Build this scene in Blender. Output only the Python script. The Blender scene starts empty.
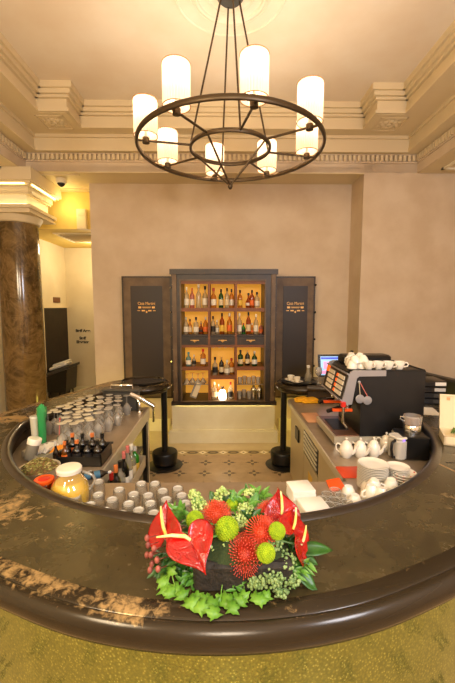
SHADE_E = .38; P_BULB = 7; P_FILL = 156; P_PASS = 26; P_COVE = 5; P_WALL_FILL = 5
import bpy, bmesh, math, random
from mathutils import Vector, Matrix, noise
from mathutils.geometry import tessellate_polygon
random.seed(7)
PI = math.pi
S = bpy.context.scene
COL = S.collection
sin, cos = math.sin, math.cos

# ------------------------------------------------------------------ camera
H_CAM = 2.0
F = 365.0
TH = math.atan(35 / 365)
YA = math.atan(4.5 / 365)
cd = bpy.data.cameras.new('camera')
cam = bpy.data.objects.new('camera', cd)
COL.objects.link(cam)
cd.sensor_fit = 'VERTICAL'
cd.sensor_height = 36
cd.sensor_width = 24
cd.lens = F / 683 * 36
cd.clip_start = 0.05
cam.location = (0, 0, H_CAM)
cam.rotation_euler = (PI / 2 - TH, 0, -YA)
S.camera = cam
S.view_settings.view_transform = 'Standard'
S.view_settings.look = 'None'
S.view_settings.gamma = 1
S.view_settings.use_curve_mapping = False
S.view_settings.exposure = 0.1


def ray(x, y):
    u = (x - 227.5) / F
    v = (341.5 - y) / F
    return (sin(YA) * cos(TH) + u * cos(YA) + v * sin(YA) * sin(TH),
            cos(YA) * cos(TH) - u * sin(YA) + v * cos(YA) * sin(TH), -sin(TH) + v * cos(TH))


def G(x, y, z):
    """point on the horizontal surface of height z"""
    d = ray(x, y)
    t = (z - H_CAM) / d[2]
    return Vector((d[0] * t, d[1] * t, z))


def A(x, y, Y):
    """point on the upright plane at distance Y"""
    d = ray(x, y)
    t = Y / d[1]
    return Vector((d[0] * t, Y, H_CAM + d[2] * t))


# ------------------------------------------------------------------ materials
def lin(c):
    r = []
    for v in c[:3]:
        v = v / 255
        r.append(v / 12.92 if v <= 0.04045 else ((v + 0.055) / 1.055) ** 2.4)
    return (*r, 1)


class NT:
    def __init__(s, name):
        s.m = bpy.data.materials.new(name)
        s.m.use_nodes = True
        s.n = s.m.node_tree.nodes
        s.l = s.m.node_tree.links
        s.b = s.n['Principled BSDF']
        s.out = s.n['Material Output']

    def new(s, t, **kw):
        n = s.n.new(t)
        for k, v in kw.items():
            setattr(n, k, v)
        return n

    def link(s, a, b):
        s.l.new(a, b)

    def set(s, sock, v):
        if isinstance(v, bpy.types.NodeSocket):
            s.link(v, sock)
        else:
            sock.default_value = v

    def m_(s, op, a, b=None, c=None):
        n = s.new('ShaderNodeMath', operation=op)
        for i, v in enumerate((a, b, c)):
            if v is not None:
                s.set(n.inputs[i], v)
        return n.outputs[0]

    def pos(s):
        return s.new('ShaderNodeTexCoord').outputs['Object']

    def xyz(s, v=None):
        n = s.new('ShaderNodeSeparateXYZ')
        s.link(v or s.pos(), n.inputs[0])
        return n.outputs

    def noise(s, scale, detail=3, rough=.55, vec=None, dist=0):
        n = s.new('ShaderNodeTexNoise')
        n.inputs['Scale'].default_value = scale
        n.inputs['Detail'].default_value = detail
        n.inputs['Roughness'].default_value = rough
        n.inputs['Distortion'].default_value = dist
        s.link(vec or s.pos(), n.inputs['Vector'])
        return n.outputs['Fac']

    def ramp(s, fac, stops):
        n = s.new('ShaderNodeValToRGB')
        e = n.color_ramp.elements
        while len(e) < len(stops):
            e.new(.5)
        for i, (p, c) in enumerate(stops):
            e[i].position = p
            e[i].color = lin(c) if isinstance(c, tuple) else (c, c, c, 1)
        s.link(fac, n.inputs[0])
        return n.outputs[0]

    def mix(s, fac, a, b):
        n = s.new('ShaderNodeMix', data_type='RGBA')
        s.set(n.inputs[0], fac)
        s.set(n.inputs[6], a)
        s.set(n.inputs[7], b)
        return n.outputs[2]

    def bump(s, h, strength=.2, dist=.01):
        n = s.new('ShaderNodeBump')
        n.inputs['Strength'].default_value = strength
        n.inputs['Distance'].default_value = dist
        s.link(h, n.inputs['Height'])
        s.link(n.outputs[0], s.b.inputs['Normal'])


def mat(name, c, rough=.5, metal=0, spec=None, emis=None, es=0, coat=0, bump=None, var=None, trans=0):
    t = NT(name)
    t.b.inputs['Base Color'].default_value = lin(c)
    t.b.inputs['Roughness'].default_value = rough
    t.b.inputs['Metallic'].default_value = metal
    if spec is not None:
        t.b.inputs['Specular IOR Level'].default_value = spec
    if coat:
        t.b.inputs['Coat Weight'].default_value = coat
        t.b.inputs['Coat Roughness'].default_value = .08
    if trans:
        t.b.inputs['Transmission Weight'].default_value = trans
    if emis:
        t.b.inputs['Emission Color'].default_value = lin(emis)
        t.b.inputs['Emission Strength'].default_value = es
    if var:                                    # (other colour, noise scale)
        f = t.noise(var[1], 4)
        col = t.ramp(f, [(.36, c), (.64, var[0])])
        t.link(col, t.b.inputs['Base Color'])
    if bump:                                   # (noise scale, strength)
        t.bump(t.noise(bump[0], 4), bump[1], .01)
    return t.m


def glass(name, tint=(255, 255, 255), body=0.0, body_col=(255, 255, 255), refl=1.0, rough=.03):
    """thin walled glass: clear straight through, mirror-like at grazing angles"""
    t = NT(name)
    t.n.remove(t.b)
    tr = t.new('ShaderNodeBsdfTransparent')
    tr.inputs[0].default_value = lin(tint)
    gl = t.new('ShaderNodeBsdfGlossy')
    gl.inputs['Roughness'].default_value = rough
    lw = t.new('ShaderNodeLayerWeight')
    lw.inputs['Blend'].default_value = .5
    f = t.m_('MULTIPLY', t.m_('POWER', lw.outputs['Facing'], 2.6), .75 * refl)
    f = t.m_('ADD', f, .05 * refl)
    mx = t.new('ShaderNodeMixShader')
    t.link(f, mx.inputs[0])
    src = tr.outputs[0]
    if body:
        df = t.new('ShaderNodeBsdfDiffuse')
        df.inputs[0].default_value = lin(body_col)
        tl = t.new('ShaderNodeBsdfTranslucent')
        tl.inputs[0].default_value = lin(body_col)
        m0 = t.new('ShaderNodeMixShader')
        m0.inputs[0].default_value = .5
        t.link(df.outputs[0], m0.inputs[1])
        t.link(tl.outputs[0], m0.inputs[2])
        m1 = t.new('ShaderNodeMixShader')
        m1.inputs[0].default_value = body
        t.link(tr.outputs[0], m1.inputs[1])
        t.link(m0.outputs[0], m1.inputs[2])
        src = m1.outputs[0]
    t.link(src, mx.inputs[1])
    t.link(gl.outputs[0], mx.inputs[2])
    t.link(mx.outputs[0], t.out.inputs[0])
    return t.m


M = {}
# plaster walls and ceiling: mottled trowelled plaster
M['wall'] = mat('wall_plaster', (214, 195, 170), .75, var=((203, 181, 153), 2.2), bump=(9, .12))
M['wallside'] = mat('side_plaster', (230, 216, 184), .8, var=((222, 206, 172), 2), bump=(9, .1))
M['ceil'] = mat('ceiling_plaster', (240, 226, 206), .8, var=((234, 216, 192), 1.7), bump=(6, .1))
M['mould'] = mat('moulding_paint', (222, 203, 166), .6, bump=(30, .06))
M['white'] = mat('white_paint', (240, 228, 200), .5)
M['stone'] = mat('pale_stone', (240, 230, 194), .5, var=((234, 222, 182), 5))
M['bronze'] = mat('dark_bronze', (82, 67, 48), .36, .75)
M['black'] = mat('black_plastic', (18, 17, 16), .35)
M['blackm'] = mat('black_metal', (30, 27, 24), .38, .3)
M['charcoal'] = mat('charcoal_plastic', (62, 60, 56), .5)
M['steel'] = mat('brushed_steel', (212, 202, 178), .32, .5, bump=(60, .05))
M['steelw'] = mat('worktop_steel', (184, 166, 142), .36, .55, var=((168, 150, 126), 6))
M['chrome'] = mat('chrome', (225, 222, 215), .1, 1)
M['satin'] = mat('satin_grey_metal', (176, 176, 182), .3, .6)
M['porcelain'] = mat('white_porcelain', (240, 232, 216), .22, coat=.5)
M['paper'] = mat('white_paper', (242, 238, 226), .85, bump=(80, .1))
M['papershade'] = mat('ivory_card', (232, 214, 176), .7)
M['red'] = mat('red_plastic', (210, 40, 25), .35)
M['orange'] = mat('orange_plastic', (240, 90, 20), .4)
M['amber'] = mat('amber_plastic', (205, 120, 40), .4)
M['yellow'] = mat('yellow_cloth', (238, 178, 30), .9, bump=(120, .4))
M['green'] = mat('green_plastic', (70, 190, 110), .4)
M['gold'] = mat('gold_lettering', (224, 172, 96), .35, .4)
M['ink'] = mat('black_lettering', (40, 34, 28), .6)
M['glass'] = glass('clear_glass', (252, 251, 247), .11, (255, 252, 244), 1.6, .02)
M['glassw'] = glass('stemware_glass', (251, 250, 247), .28, (255, 253, 248), 1.7, .02)
M['base_highlight'] = glass('glass_base_highlight', (252, 251, 248), .88, (255, 254, 250), 1.5, .02)  # thick glass bases and rims, whitened in place of bright highlights
M['frost'] = glass('milky_plastic', (235, 235, 230), .75, (232, 228, 216), .6, .2)


def deck_material():
    """dark lacquered top, worn through to tan in patches, thin radial joints"""
    t = NT('worn_dark_lacquer')
    x, y, z = t.xyz()
    big = t.noise(2.1, 3, .6)
    fine = t.noise(24, 6, .7, dist=.6)
    mid = t.noise(7, 5, .65, dist=.4)
    base = t.ramp(mid, [(.3, (50, 43, 27)), (.55, (68, 59, 36)), (.75, (82, 71, 44))])
    w = t.m_('MULTIPLY', t.m_('SUBTRACT', big, .595), 4.5)
    w = t.m_('ADD', w, t.m_('MULTIPLY', t.m_('SUBTRACT', fine, .5), 2.6))
    # the left of the curve is the most worn
    lf = t.m_('SUBTRACT', t.m_('MULTIPLY', x, -.55), .12)
    lf = t.m_('MINIMUM', t.m_('MAXIMUM', lf, -.4), .22)
    w = t.m_('ADD', w, lf)
    n = t.new('ShaderNodeClamp')
    t.link(t.m_('MULTIPLY', w, 2.2), n.inputs[0])
    col = t.mix(t.m_('MULTIPLY', n.outputs[0], .85), base, lin((178, 146, 96)))
    # joints between the curved boards
    ang = t.m_('ARCTAN2', t.m_('SUBTRACT', y, 3.12), x)
    j = t.m_('ABSOLUTE', t.m_('SUBTRACT', t.m_('FRACT', t.m_('ADD', t.m_('DIVIDE', ang, .62), .553)), .5))
    seam = t.m_('LESS_THAN', j, .0025)
    col = t.mix(seam, col, lin((140, 108, 66)))
    t.link(col, t.b.inputs['Base Color'])
    r = t.m_('ADD', t.m_('MULTIPLY', n.outputs[0], .25), t.m_('MULTIPLY', mid, .35))
    t.link(t.m_('ADD', r, .08), t.b.inputs['Roughness'])
    t.b.inputs['Specular IOR Level'].default_value = .6
    t.bump(fine, .06, .004)
    return t.m


def nosing_material():
    t = NT('worn_bronze_edge')
    fine = t.noise(30, 6, .7, dist=.5)
    big = t.noise(3, 3)
    x, y, z = t.xyz()
    up = t.m_('SUBTRACT', t.m_('MULTIPLY', t.m_('SUBTRACT', z, 1.066), 70), t.m_('ADD', t.m_('MULTIPLY', x, .8), .75))      # rubbed along its top
    w = t.m_('ADD', t.m_('ADD', up, t.m_('MULTIPLY', t.m_('SUBTRACT', fine, .5), 5)), t.m_('MULTIPLY', t.m_('SUBTRACT', big, .5), 5))
    n = t.new('ShaderNodeClamp')
    t.link(w, n.inputs[0])
    col = t.mix(t.m_('MULTIPLY', n.outputs[0], .8), lin((50, 41, 28)), lin((196, 164, 112)))
    t.link(col, t.b.inputs['Base Color'])
    t.b.inputs['Metallic'].default_value = .35
    t.b.inputs['Roughness'].default_value = .22
    return t.m


def fascia_material():
    """bubbled golden glass panels, lit softly from inside, polished face"""
    t = NT('golden_bubble_glass')
    v = t.new('ShaderNodeTexVoronoi')
    v.inputs['Scale'].default_value = 85
    t.link(t.pos(), v.inputs['Vector'])
    big = t.noise(3.5, 4, .6)
    sp = t.ramp(v.outputs['Distance'], [(.07, (250, 240, 130)), (.22, (150, 142, 58)), (.7, (112, 110, 50))])
    col = t.mix(big, sp, lin((122, 118, 54)))
    t.link(col, t.b.inputs['Base Color'])
    t.b.inputs['Metallic'].default_value = .7
    t.b.inputs['Roughness'].default_value = .07
    t.link(col, t.b.inputs['Emission Color'])
    t.b.inputs['Emission Strength'].default_value = .28
    t.bump(v.outputs['Distance'], .05, .004)
    return t.m


def marble_material():
    t = NT('brown_marble')
    d = t.noise(2.6, 7, .66, dist=1.0)
    d2 = t.noise(3.0, 6, .6, dist=1.2)
    c = t.ramp(d, [(.25, (46, 34, 18)), (.42, (92, 70, 36)), (.55, (134, 106, 62)), (.68, (84, 62, 30)), (.85, (160, 130, 84))])
    vein = t.ramp(d2, [(.46, (52, 38, 20)), (.5, (150, 122, 80)), (.54, (60, 44, 24))])
    t.link(t.mix(.22, c, vein), t.b.inputs['Base Color'])
    t.b.inputs['Roughness'].default_value = .12
    return t.m


def floor_material():
    """encaustic tile floor: tan field with small stars, a pale border with ovals, plain beyond"""
    t = NT('patterned_floor_tiles')
    x, y, z = t.xyz()

    def cell(a, size, off):
        return t.m_('MULTIPLY', t.m_('SUBTRACT', t.m_('FRACT', t.m_('DIVIDE', t.m_('SUBTRACT', a, off), size)), .5), size)
    nz = t.noise(5, 5, .6)
    field = t.ramp(nz, [(.3, (172, 144, 108)), (.7, (196, 168, 130))])
    plain = t.ramp(nz, [(.3, (206, 186, 144)), (.7, (218, 200, 160))])
    u, v = cell(x, .3, -.075), cell(y, .3, 4.38)
    r = t.m_('SQRT', t.m_('ADD', t.m_('MULTIPLY', u, u), t.m_('MULTIPLY', v, v)))
    a = t.m_('ARCTAN2', v, u)
    pet = t.m_('POWER', t.m_('ABSOLUTE', t.m_('COSINE', t.m_('MULTIPLY', a, 2))), 2.5)
    star = t.m_('LESS_THAN', r, t.m_('ADD', t.m_('MULTIPLY', pet, .062), .022))
    core = t.m_('LESS_THAN', r, .02)
    col = t.mix(star, field, lin((84, 66, 50)))
    col = t.mix(core, col, lin((206, 186, 140)))
    # ring of pale dots about each motif
    rim = t.m_('LESS_THAN', t.m_('ABSOLUTE', t.m_('SUBTRACT', r, .07)), .006)
    col = t.mix(t.m_('MULTIPLY', rim, .5), col, lin((196, 172, 128)))
    # tile joints
    gx = t.m_('GREATER_THAN', t.m_('ABSOLUTE', cell(x, .3, .075)), .1485)
    gy = t.m_('GREATER_THAN', t.m_('ABSOLUTE', cell(y, .3, 4.53)), .1485)
    col = t.mix(t.m_('MULTIPLY', t.m_('MAXIMUM', gx, gy), .35), col, lin((110, 86, 58)))
    # border
    dy = t.m_('ABSOLUTE', t.m_('SUBTRACT', y, 4.86))
    band = t.m_('LESS_THAN', dy, .085)
    col = t.mix(band, col, lin((190, 168, 118)))
    bu = cell(x, .28, .0)
    bv = t.m_('SUBTRACT', y, 4.86)
    e1 = t.m_('ADD', t.m_('POWER', t.m_('DIVIDE', t.m_('ABSOLUTE', bu), .075), 2.0), t.m_('POWER', t.m_('DIVIDE', dy, .05), 2.0))
    col = t.mix(t.m_('LESS_THAN', e1, 1), col, lin((92, 78, 54)))
    col = t.mix(t.m_('LESS_THAN', e1, .3), col, lin((150, 128, 86)))
    bw = cell(x, .28, .14)
    e2 = t.m_('ADD', t.m_('ABSOLUTE', bw), dy)
    col = t.mix(t.m_('LESS_THAN', e2, .06), col, lin((244, 232, 200)))
    col = t.mix(t.m_('LESS_THAN', e2, .018), col, lin((110, 92, 60)))
    col = t.mix(t.m_('GREATER_THAN', y, 4.945), col, plain)
    t.link(col, t.b.inputs['Base Color'])
    t.b.inputs['Roughness'].default_value = .32
    return t.m


M['deck'] = deck_material()
M['nosing'] = nosing_material()
M['fascia'] = fascia_material()
M['marble'] = marble_material()
M['floor'] = floor_material()
M['rim'] = mat('dark_rim_leather', (46, 36, 27), .28, .1, coat=.35, bump=(40, .08))
M['led'] = mat('yellow_light_strip', (255, 220, 90), .5, emis=(255, 224, 70), es=14)
M['ledwarm'] = mat('warm_light_strip', (255, 200, 110), .5, emis=(255, 196, 104), es=9)
M['ledcove'] = mat('cove_light_strip', (255, 236, 170), .5, emis=(255, 232, 160), es=5)


# ------------------------------------------------------------------ mesh building
class B:
    def __init__(s):
        s.v = []
        s.f = []
        s.mi = []
        s.k = 0

    def add(s, vs, fs, mi=None):
        o = len(s.v)
        s.v += [Vector(p) for p in vs]
        s.f += [[i + o for i in f] for f in fs]
        s.mi += [s.k if mi is None else mi] * len(fs)
        return s

    def box(s, c, d, rz=0, rx=0, ry=0):
        """box centred on c with full sizes d"""
        m = Matrix.Rotation(rz, 3, 'Z') @ Matrix.Rotation(ry, 3, 'Y') @ Matrix.Rotation(rx, 3, 'X')
        c = Vector(c)
        vs = [c + m @ Vector((sx * d[0] / 2, sy * d[1] / 2, sz * d[2] / 2)) for sz in (-1, 1) for sy in (-1, 1) for sx in (-1, 1)]
        return s.add(vs, [(0, 2, 3, 1), (4, 5, 7, 6), (0, 1, 5, 4), (2, 6, 7, 3), (0, 4, 6, 2), (1, 3, 7, 5)])

    def span(s, a, b):
        return s.box([(a[i] + b[i]) / 2 for i in range(3)], [abs(b[i] - a[i]) for i in range(3)])

    def rbox(s, c, d, r=.01, rz=0, seg=3):
        """box with rounded upright edges and a chamfered rim"""
        hx, hy = d[0] / 2, d[1] / 2
        r = min(r, hx * .99, hy * .99)
        out = []
        for (sx, sy, a0) in ((1, 1, 0), (-1, 1, PI / 2), (-1, -1, PI), (1, -1, 1.5 * PI)):
            for k in range(seg + 1):
                a = a0 + k / seg * PI / 2
                out.append((sx * (hx - r) + r * cos(a), sy * (hy - r) + r * sin(a)))
        ch = min(r * .5, d[2] * .3)
        rings = [(-d[2] / 2, -ch), (-d[2] / 2 + ch, 0), (d[2] / 2 - ch, 0), (d[2] / 2, -ch)]
        m = Matrix.Rotation(rz, 3, 'Z')
        c = Vector(c)
        vs = []
        for z, e in rings:
            for (x, y) in out:
                vs.append(c + m @ Vector((x * (1 + e / hx), y * (1 + e / hy), z)))
        n = len(out)
        fs = [[i + k * n, (i + 1) % n + k * n, (i + 1) % n + (k + 1) * n, i + (k + 1) * n] for k in range(3) for i in range(n)]
        fs += [list(range(n))[::-1], [i + 3 * n for i in range(n)]]
        return s.add(vs, fs)

    def lathe(s, prof, c=(0, 0, 0), n=20, rot=None, caps=True):
        """prof = [(r, z)...] turned about z"""
        c = Vector(c)
        vs, fs = [], []
        for (r, z) in prof:
            for i in range(n):
                a = 2 * PI * i / n
                p = Vector((max(r, 1e-5) * cos(a), max(r, 1e-5) * sin(a), z))
                vs.append(c + (rot @ p if rot else p))
        for k in range(len(prof) - 1):
            for i in range(n):
                j = (i + 1) % n
                fs.append((k * n + i, k * n + j, (k + 1) * n + j, (k + 1) * n + i))
        if caps:
            fs.append(list(range(n))[::-1])
            fs.append([(len(prof) - 1) * n + i for i in range(n)])
        return s.add(vs, fs)

    def cyl(s, a, b, r, r2=None, n=14):
        return s.tube([a, b], r, n, [r, r if r2 is None else r2])

    def tube(s, pts, r, n=8, rs=None, closed=False):
        pts = [Vector(p) for p in pts]
        m = len(pts)
        vs, fs = [], []
        up = None
        for i, p in enumerate(pts):
            if closed:
                t = pts[(i + 1) % m] - pts[i - 1]
            else:
                t = pts[min(i + 1, m - 1)] - pts[max(i - 1, 0)]
            t = t.normalized() if t.length > 1e-9 else Vector((0, 0, 1))
            if up is None:
                up = Vector((0, 0, 1)) if abs(t.z) < .9 else Vector((1, 0, 0))
            x = t.cross(up)
            x = x.normalized() if x.length > 1e-6 else t.orthogonal().normalized()
            y = x.cross(t).normalized()
            up = y
            rr = rs[i] if rs else r
            for k in range(n):
                a = 2 * PI * k / n
                vs.append(p + x * (rr * cos(a)) + y * (rr * sin(a)))
        L = m if closed else m - 1
        for i in range(L):
            for k in range(n):
                fs.append((i * n + k, i * n + (k + 1) % n, ((i + 1) % m) * n + (k + 1) % n, ((i + 1) % m) * n + k))
        if not closed:
            fs.append(list(range(n))[::-1])
            fs.append([(m - 1) * n + k for k in range(n)])
        return s.add(vs, fs)

    def prism(s, pts, z0, z1):
        """upright prism on a plan outline, concave allowed"""
        n = len(pts)
        vs = [(p[0], p[1], z0) for p in pts] + [(p[0], p[1], z1) for p in pts]
        tri = tessellate_polygon([[Vector((p[0], p[1], 0)) for p in pts]])
        fs = [list(t) for t in tri] + [[i + n for i in t] for t in tri]
        fs += [[i, (i + 1) % n, (i + 1) % n + n, i + n] for i in range(n)]
        return s.add(vs, fs)

    def profile_y(s, pts, y0, y1):
        """prism along y of an (x, z) outline"""
        n = len(pts)
        vs = [(p[0], y0, p[1]) for p in pts] + [(p[0], y1, p[1]) for p in pts]
        tri = tessellate_polygon([[Vector((p[0], p[1], 0)) for p in pts]])
        fs = [list(t) for t in tri] + [[i + n for i in t] for t in tri]
        fs += [[i, (i + 1) % n, (i + 1) % n + n, i + n] for i in range(n)]
        return s.add(vs, fs)

    def ball(s, c, r, n=12, sz=1.0, rot=None):
        pr = [(r * sin(PI * k / (n // 2)), -r * sz * cos(PI * k / (n // 2))) for k in range(n // 2 + 1)]
        return s.lathe(pr, c, n, rot, caps=False)

    def build(s, name, m, parent=None, world=False, sharp=40, solid=0):
        me = bpy.data.meshes.new(name)
        off = Vector(parent.location) if (parent is not None and world) else Vector((0, 0, 0))
        me.from_pydata([tuple(p - off) for p in s.v], [], s.f)
        bm = bmesh.new()
        bm.from_mesh(me)
        bmesh.ops.recalc_face_normals(bm, faces=bm.faces)
        bm.to_mesh(me)
        bm.free()
        for mm in (m if isinstance(m, (list, tuple)) else [m]):
            me.materials.append(mm)
        if len(s.mi) == len(me.polygons):
            me.polygons.foreach_set('material_index', s.mi)
        me.polygons.foreach_set('use_smooth', [True] * len(me.polygons))
        me.set_sharp_from_angle(angle=math.radians(sharp))
        me.update()
        o = bpy.data.objects.new(name, me)
        COL.objects.link(o)
        if parent is not None:
            o.parent = parent
        if solid:
            md = o.modifiers.new('thickness', 'SOLIDIFY')
            md.thickness = solid
            md.offset = 0
        return o


def thing(name, label, cat, loc=(0, 0, 0), rz=0, group=None):
    o = bpy.data.objects.new(name, None)
    o.empty_display_size = .05
    COL.objects.link(o)
    o.location = loc
    o.rotation_euler = (0, 0, rz)
    return tag(o, label, cat, group)


def tag(o, label, cat, group=None):
    o['label'] = label
    o['category'] = cat
    if group:
        o['group'] = group
    return o


def struct(o):
    o['kind'] = 'structure'
    return o


def dup(root, loc, rz=0, label=None, group=None, scale=None, mats=None):
    r = root.copy()
    COL.objects.link(r)
    r.location = loc
    r.rotation_euler = (0, 0, rz)
    if scale:
        r.scale = scale
    if label:
        r['label'] = label
    if group:
        r['group'] = group
    for ch in list(root.children):
        c = ch.copy()
        COL.objects.link(c)
        c.parent = r
        for g in list(ch.children):
            d = g.copy()
            COL.objects.link(d)
            d.parent = c
    return r


def writing(name, body, m, parent, loc, size, rot, extrude=.0015, sx=1.0, bold=0.0):
    """raised lettering as a mesh"""
    cu = bpy.data.curves.new(name, 'FONT')
    cu.body = body
    cu.size = size
    cu.extrude = extrude
    cu.offset = bold
    cu.align_x = 'CENTER'
    cu.align_y = 'CENTER'
    t = bpy.data.objects.new(name, cu)
    COL.objects.link(t)
    dg = bpy.context.evaluated_depsgraph_get()
    me = bpy.data.meshes.new_from_object(t.evaluated_get(dg))
    bpy.data.objects.remove(t)
    me.name = name
    me.materials.clear()
    me.materials.append(m)
    o = bpy.data.objects.new(name, me)
    COL.objects.link(o)
    o.location = loc
    o.rotation_euler = rot
    o.scale = (sx, 1, 1)
    if parent is not None:
        o.parent = parent
    return o


ORD = ['first', 'second', 'third', 'fourth', 'fifth', 'sixth', 'seventh', 'eighth', 'ninth', 'tenth', 'eleventh', 'twelfth']
# ================================================================== the room
Y1, Y2 = 5.28, 5.77          # front of the wall, back of the shallow recess
XL, XR = -3.45, 3.45
YB = -3.6
ZS, ZC = 3.86, 4.61          # underside of the beams, ceiling

b = B(); b.span((XL - .2, YB, -.12), (XR + .2, 8.4, 0)); struct(b.build('floor', M['floor']))
# recess back wall, with the returns and the head over it
b = B(); b.span((-2.03, Y2, 0), (2.2, Y2 + .2, 4.2)); struct(b.build('wall_back', M['wall']))
b = B(); b.span((1.975, Y1, 0), (XR + .2, Y2 + .2, 4.6)); struct(b.build('wall_right_pier', M['wall']))
b = B(); b.span((XR, YB, 0), (XR + .2, Y1, 4.8)); struct(b.build('wall_right', M['wall']))
b = B(); b.span((XL - .2, YB, 0), (XL, 8.3, 4.8)); struct(b.build('wall_left', M['wallside']))
b = B(); b.span((XL - .2, YB - .2, 0), (XR + .2, YB, 4.8)); struct(b.build('wall_front', M['wall']))
# return of the recess on its left, the side of the passage
b = B(); b.span((-2.03, Y2 + .2, 0), (-1.85, 8.3, 4.2)); struct(b.build('wall_passage_right', M['wallside']))
b = B(); b.span((XL, 8.15, 0), (-1.85, 8.35, 3.6)); struct(b.build('wall_passage_end', M['wallside']))
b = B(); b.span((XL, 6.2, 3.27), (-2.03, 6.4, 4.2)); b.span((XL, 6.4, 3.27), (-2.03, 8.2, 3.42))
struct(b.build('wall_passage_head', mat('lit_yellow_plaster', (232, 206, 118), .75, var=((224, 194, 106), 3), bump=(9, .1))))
# passage ceiling grille
g = thing('ceiling_grille', 'pale square ventilation grille in the low passage ceiling at left', 'vent', (-2.55, 6.95, 3.27))
b = B(); b.span((-2.95, 6.5, 3.255), (-2.12, 7.4, 3.27)); b.build('frame', M['white'], g, True)
for k in range(7):
    b = B(); b.box((-2.535, 6.62 + k * .11, 3.248), (.66, .05, .012), rx=.5); b.build('slat', M['mould'], g, True)

# ---- ceiling with its stepped cornices (coffer open between the beams)
b = B(); b.span((-2.45, YB, ZC), (2.45, 5.3, ZC + .15)); struct(b.build('ceiling', M['ceil']))


def cornice(name, x0, x1, y, prof, m, x_side=None):
    pass


def ring_band(bb, rx, ry, z0, z1, wx, wy):
    """a band round left, back and right of the coffer: inner face at rx, ry"""
    bb.span((-wx, YB, z0), (-rx, wy, z1))
    bb.span((rx, YB, z0), (wx, wy, z1))
    bb.span((-rx, ry, z0), (rx, wy, z1))


b = B(); ring_band(b, 2.22, 5.02, 4.31, 4.606, 2.6, 5.5)
for (e, za, zb) in ((.10, 4.54, 4.612), (.07, 4.49, 4.54), (.035, 4.46, 4.49), (.03, 4.306, 4.345)):
    ring_band(b, 2.22 - e, 5.02 - e, za, zb, 2.24, 5.04)
struct(b.build('trim_1', M['mould']))
# square corner blocks of the cornice with rosette panels beneath
for sx in (-1, 1):
    b = B()
    b.span((sx * 1.86, 4.62, 4.304), (sx * 2.235, 5.035, 4.606))
    for (e, za, zb) in ((.10, 4.54, 4.612), (.07, 4.49, 4.54), (.035, 4.46, 4.49), (.03, 4.3075, 4.345)):
        b.span((sx * (1.86 - e), 4.62 - e, za), (sx * 2.24, 5.04, zb))
    o = struct(b.build('trim_2', M['mould']))
    r = B()
    cx, cy = sx * 2.11, 4.86
    for (w, t) in ((.17, .012),):
        r.span((cx - w, cy - w, 4.298), (cx + w, cy - w + t, 4.312)); r.span((cx - w, cy + w - t, 4.298), (cx + w, cy + w, 4.312))
        r.span((cx - w, cy - w, 4.298), (cx - w + t, cy + w, 4.312)); r.span((cx + w - t, cy - w, 4.298), (cx + w, cy + w, 4.312))
    for k in range(8):
        a = k * PI / 4
        r.ball((cx + .075 * cos(a), cy + .075 * sin(a), 4.31), .045, 8, .5)
        r.ball((cx + .125 * cos(a + .4), cy + .125 * sin(a + .4), 4.31), .03, 8, .5)
    r.ball((cx, cy, 4.305), .04, 8, .6)
    struct(r.build('trim_3', M['mould']))
b = B(); ring_band(b, 2.55, 5.2, 4.1, 4.315, 2.9, 5.5)
for (e, za, zb) in ((.03, 4.27, 4.316), (.025, 4.096, 4.13)):
    ring_band(b, 2.55 - e, 5.2 - e, za, zb, 2.57, 5.22)
struct(b.build('trim_4', M['mould']))
# lower beam faces
b = B(); ring_band(b, 2.72, 5.28, ZS, 4.105, 3.3, 5.5)
for (e, za, zb) in ((.02, 4.085, 4.106), (.02, 3.985, 4.005)):
    ring_band(b, 2.72 - e, 5.28 - e, za, zb, 2.74, 5.30)
struct(b.build('trim_5', M['wall']))
# dentil course
b = B()
n = 84
for k in range(n):
    x = -2.68 + (k + .5) * 5.36 / n
    b.box((x, 5.262, 4.045), (.034, .045, .075))
for sx in (-1, 1):
    for k in range(60):
        y = 5.22 - k * .0638
        b.box((sx * 2.702, y, 4.045), (.045, .034, .075))
struct(b.build('trim_6', M['mould']))
# beam undersides beyond, outer coffers over the side aisles
for sx in (-1, 1):
    b = B(); b.span((sx * 2.735, YB, ZS - .006), (sx * 3.7, 5.27, 4.3)); struct(b.build('trim_7', M['mould']))
    b = B()
    b.span((sx * 2.95, 3.2, ZS - .03), (sx * 3.4, 3.24, ZS)); b.span((sx * 2.95, 5.05, ZS - .03), (sx * 3.4, 5.09, ZS)); b.span((sx * 2.95, 3.2, ZS - .03), (sx * 2.99, 5.09, ZS))
    struct(b.build('trim_8', M['white']))
# head of the recess, running on over the passage to the column
b = B(); b.span((XL, Y1, ZS), (2.1, 6.4, 4.3)); struct(b.build('trim_9', M['mould']))
b = B()
b.span((-2.03, Y1, ZS - .012), (1.975, Y1 + .05, ZS)); b.span((-2.6, Y1 + .1, ZS - .012), (-2.03, Y1 + .14, ZS)); b.span((-2.6, 6.0, ZS - .012), (-2.03, 6.04, ZS))
struct(b.build('trim_10', M['mould']))
# ceiling rosette around the chandelier
CX, CY = .065, 3.33
b = B()
for R, r in ((.2, .012), (.30, .02), (.34, .01), (.47, .012)):
    b.tube([(CX + R * cos(a * PI / 32), CY + R * sin(a * PI / 32), ZC) for a in range(64)], r, 8, closed=True)
struct(b.build('trim_11', M['ceil']))
# baseboards
b = B(); b.span((-2.03, Y2 - .03, 0), (-.85, Y2, .2)); b.span((.9, Y2 - .03, 0), (1.975, Y2, .2)); struct(b.build('baseboard_back', M['stone']))
b = B(); b.span((XL, 1, 0), (XL + .03, 7.0, .2)); struct(b.build('baseboard_left', M['stone']))
b = B(); b.span((XL, 8.12, 0), (-2.03, 8.15, .2)); struct(b.build('baseboard_passage', M['stone']))

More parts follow.
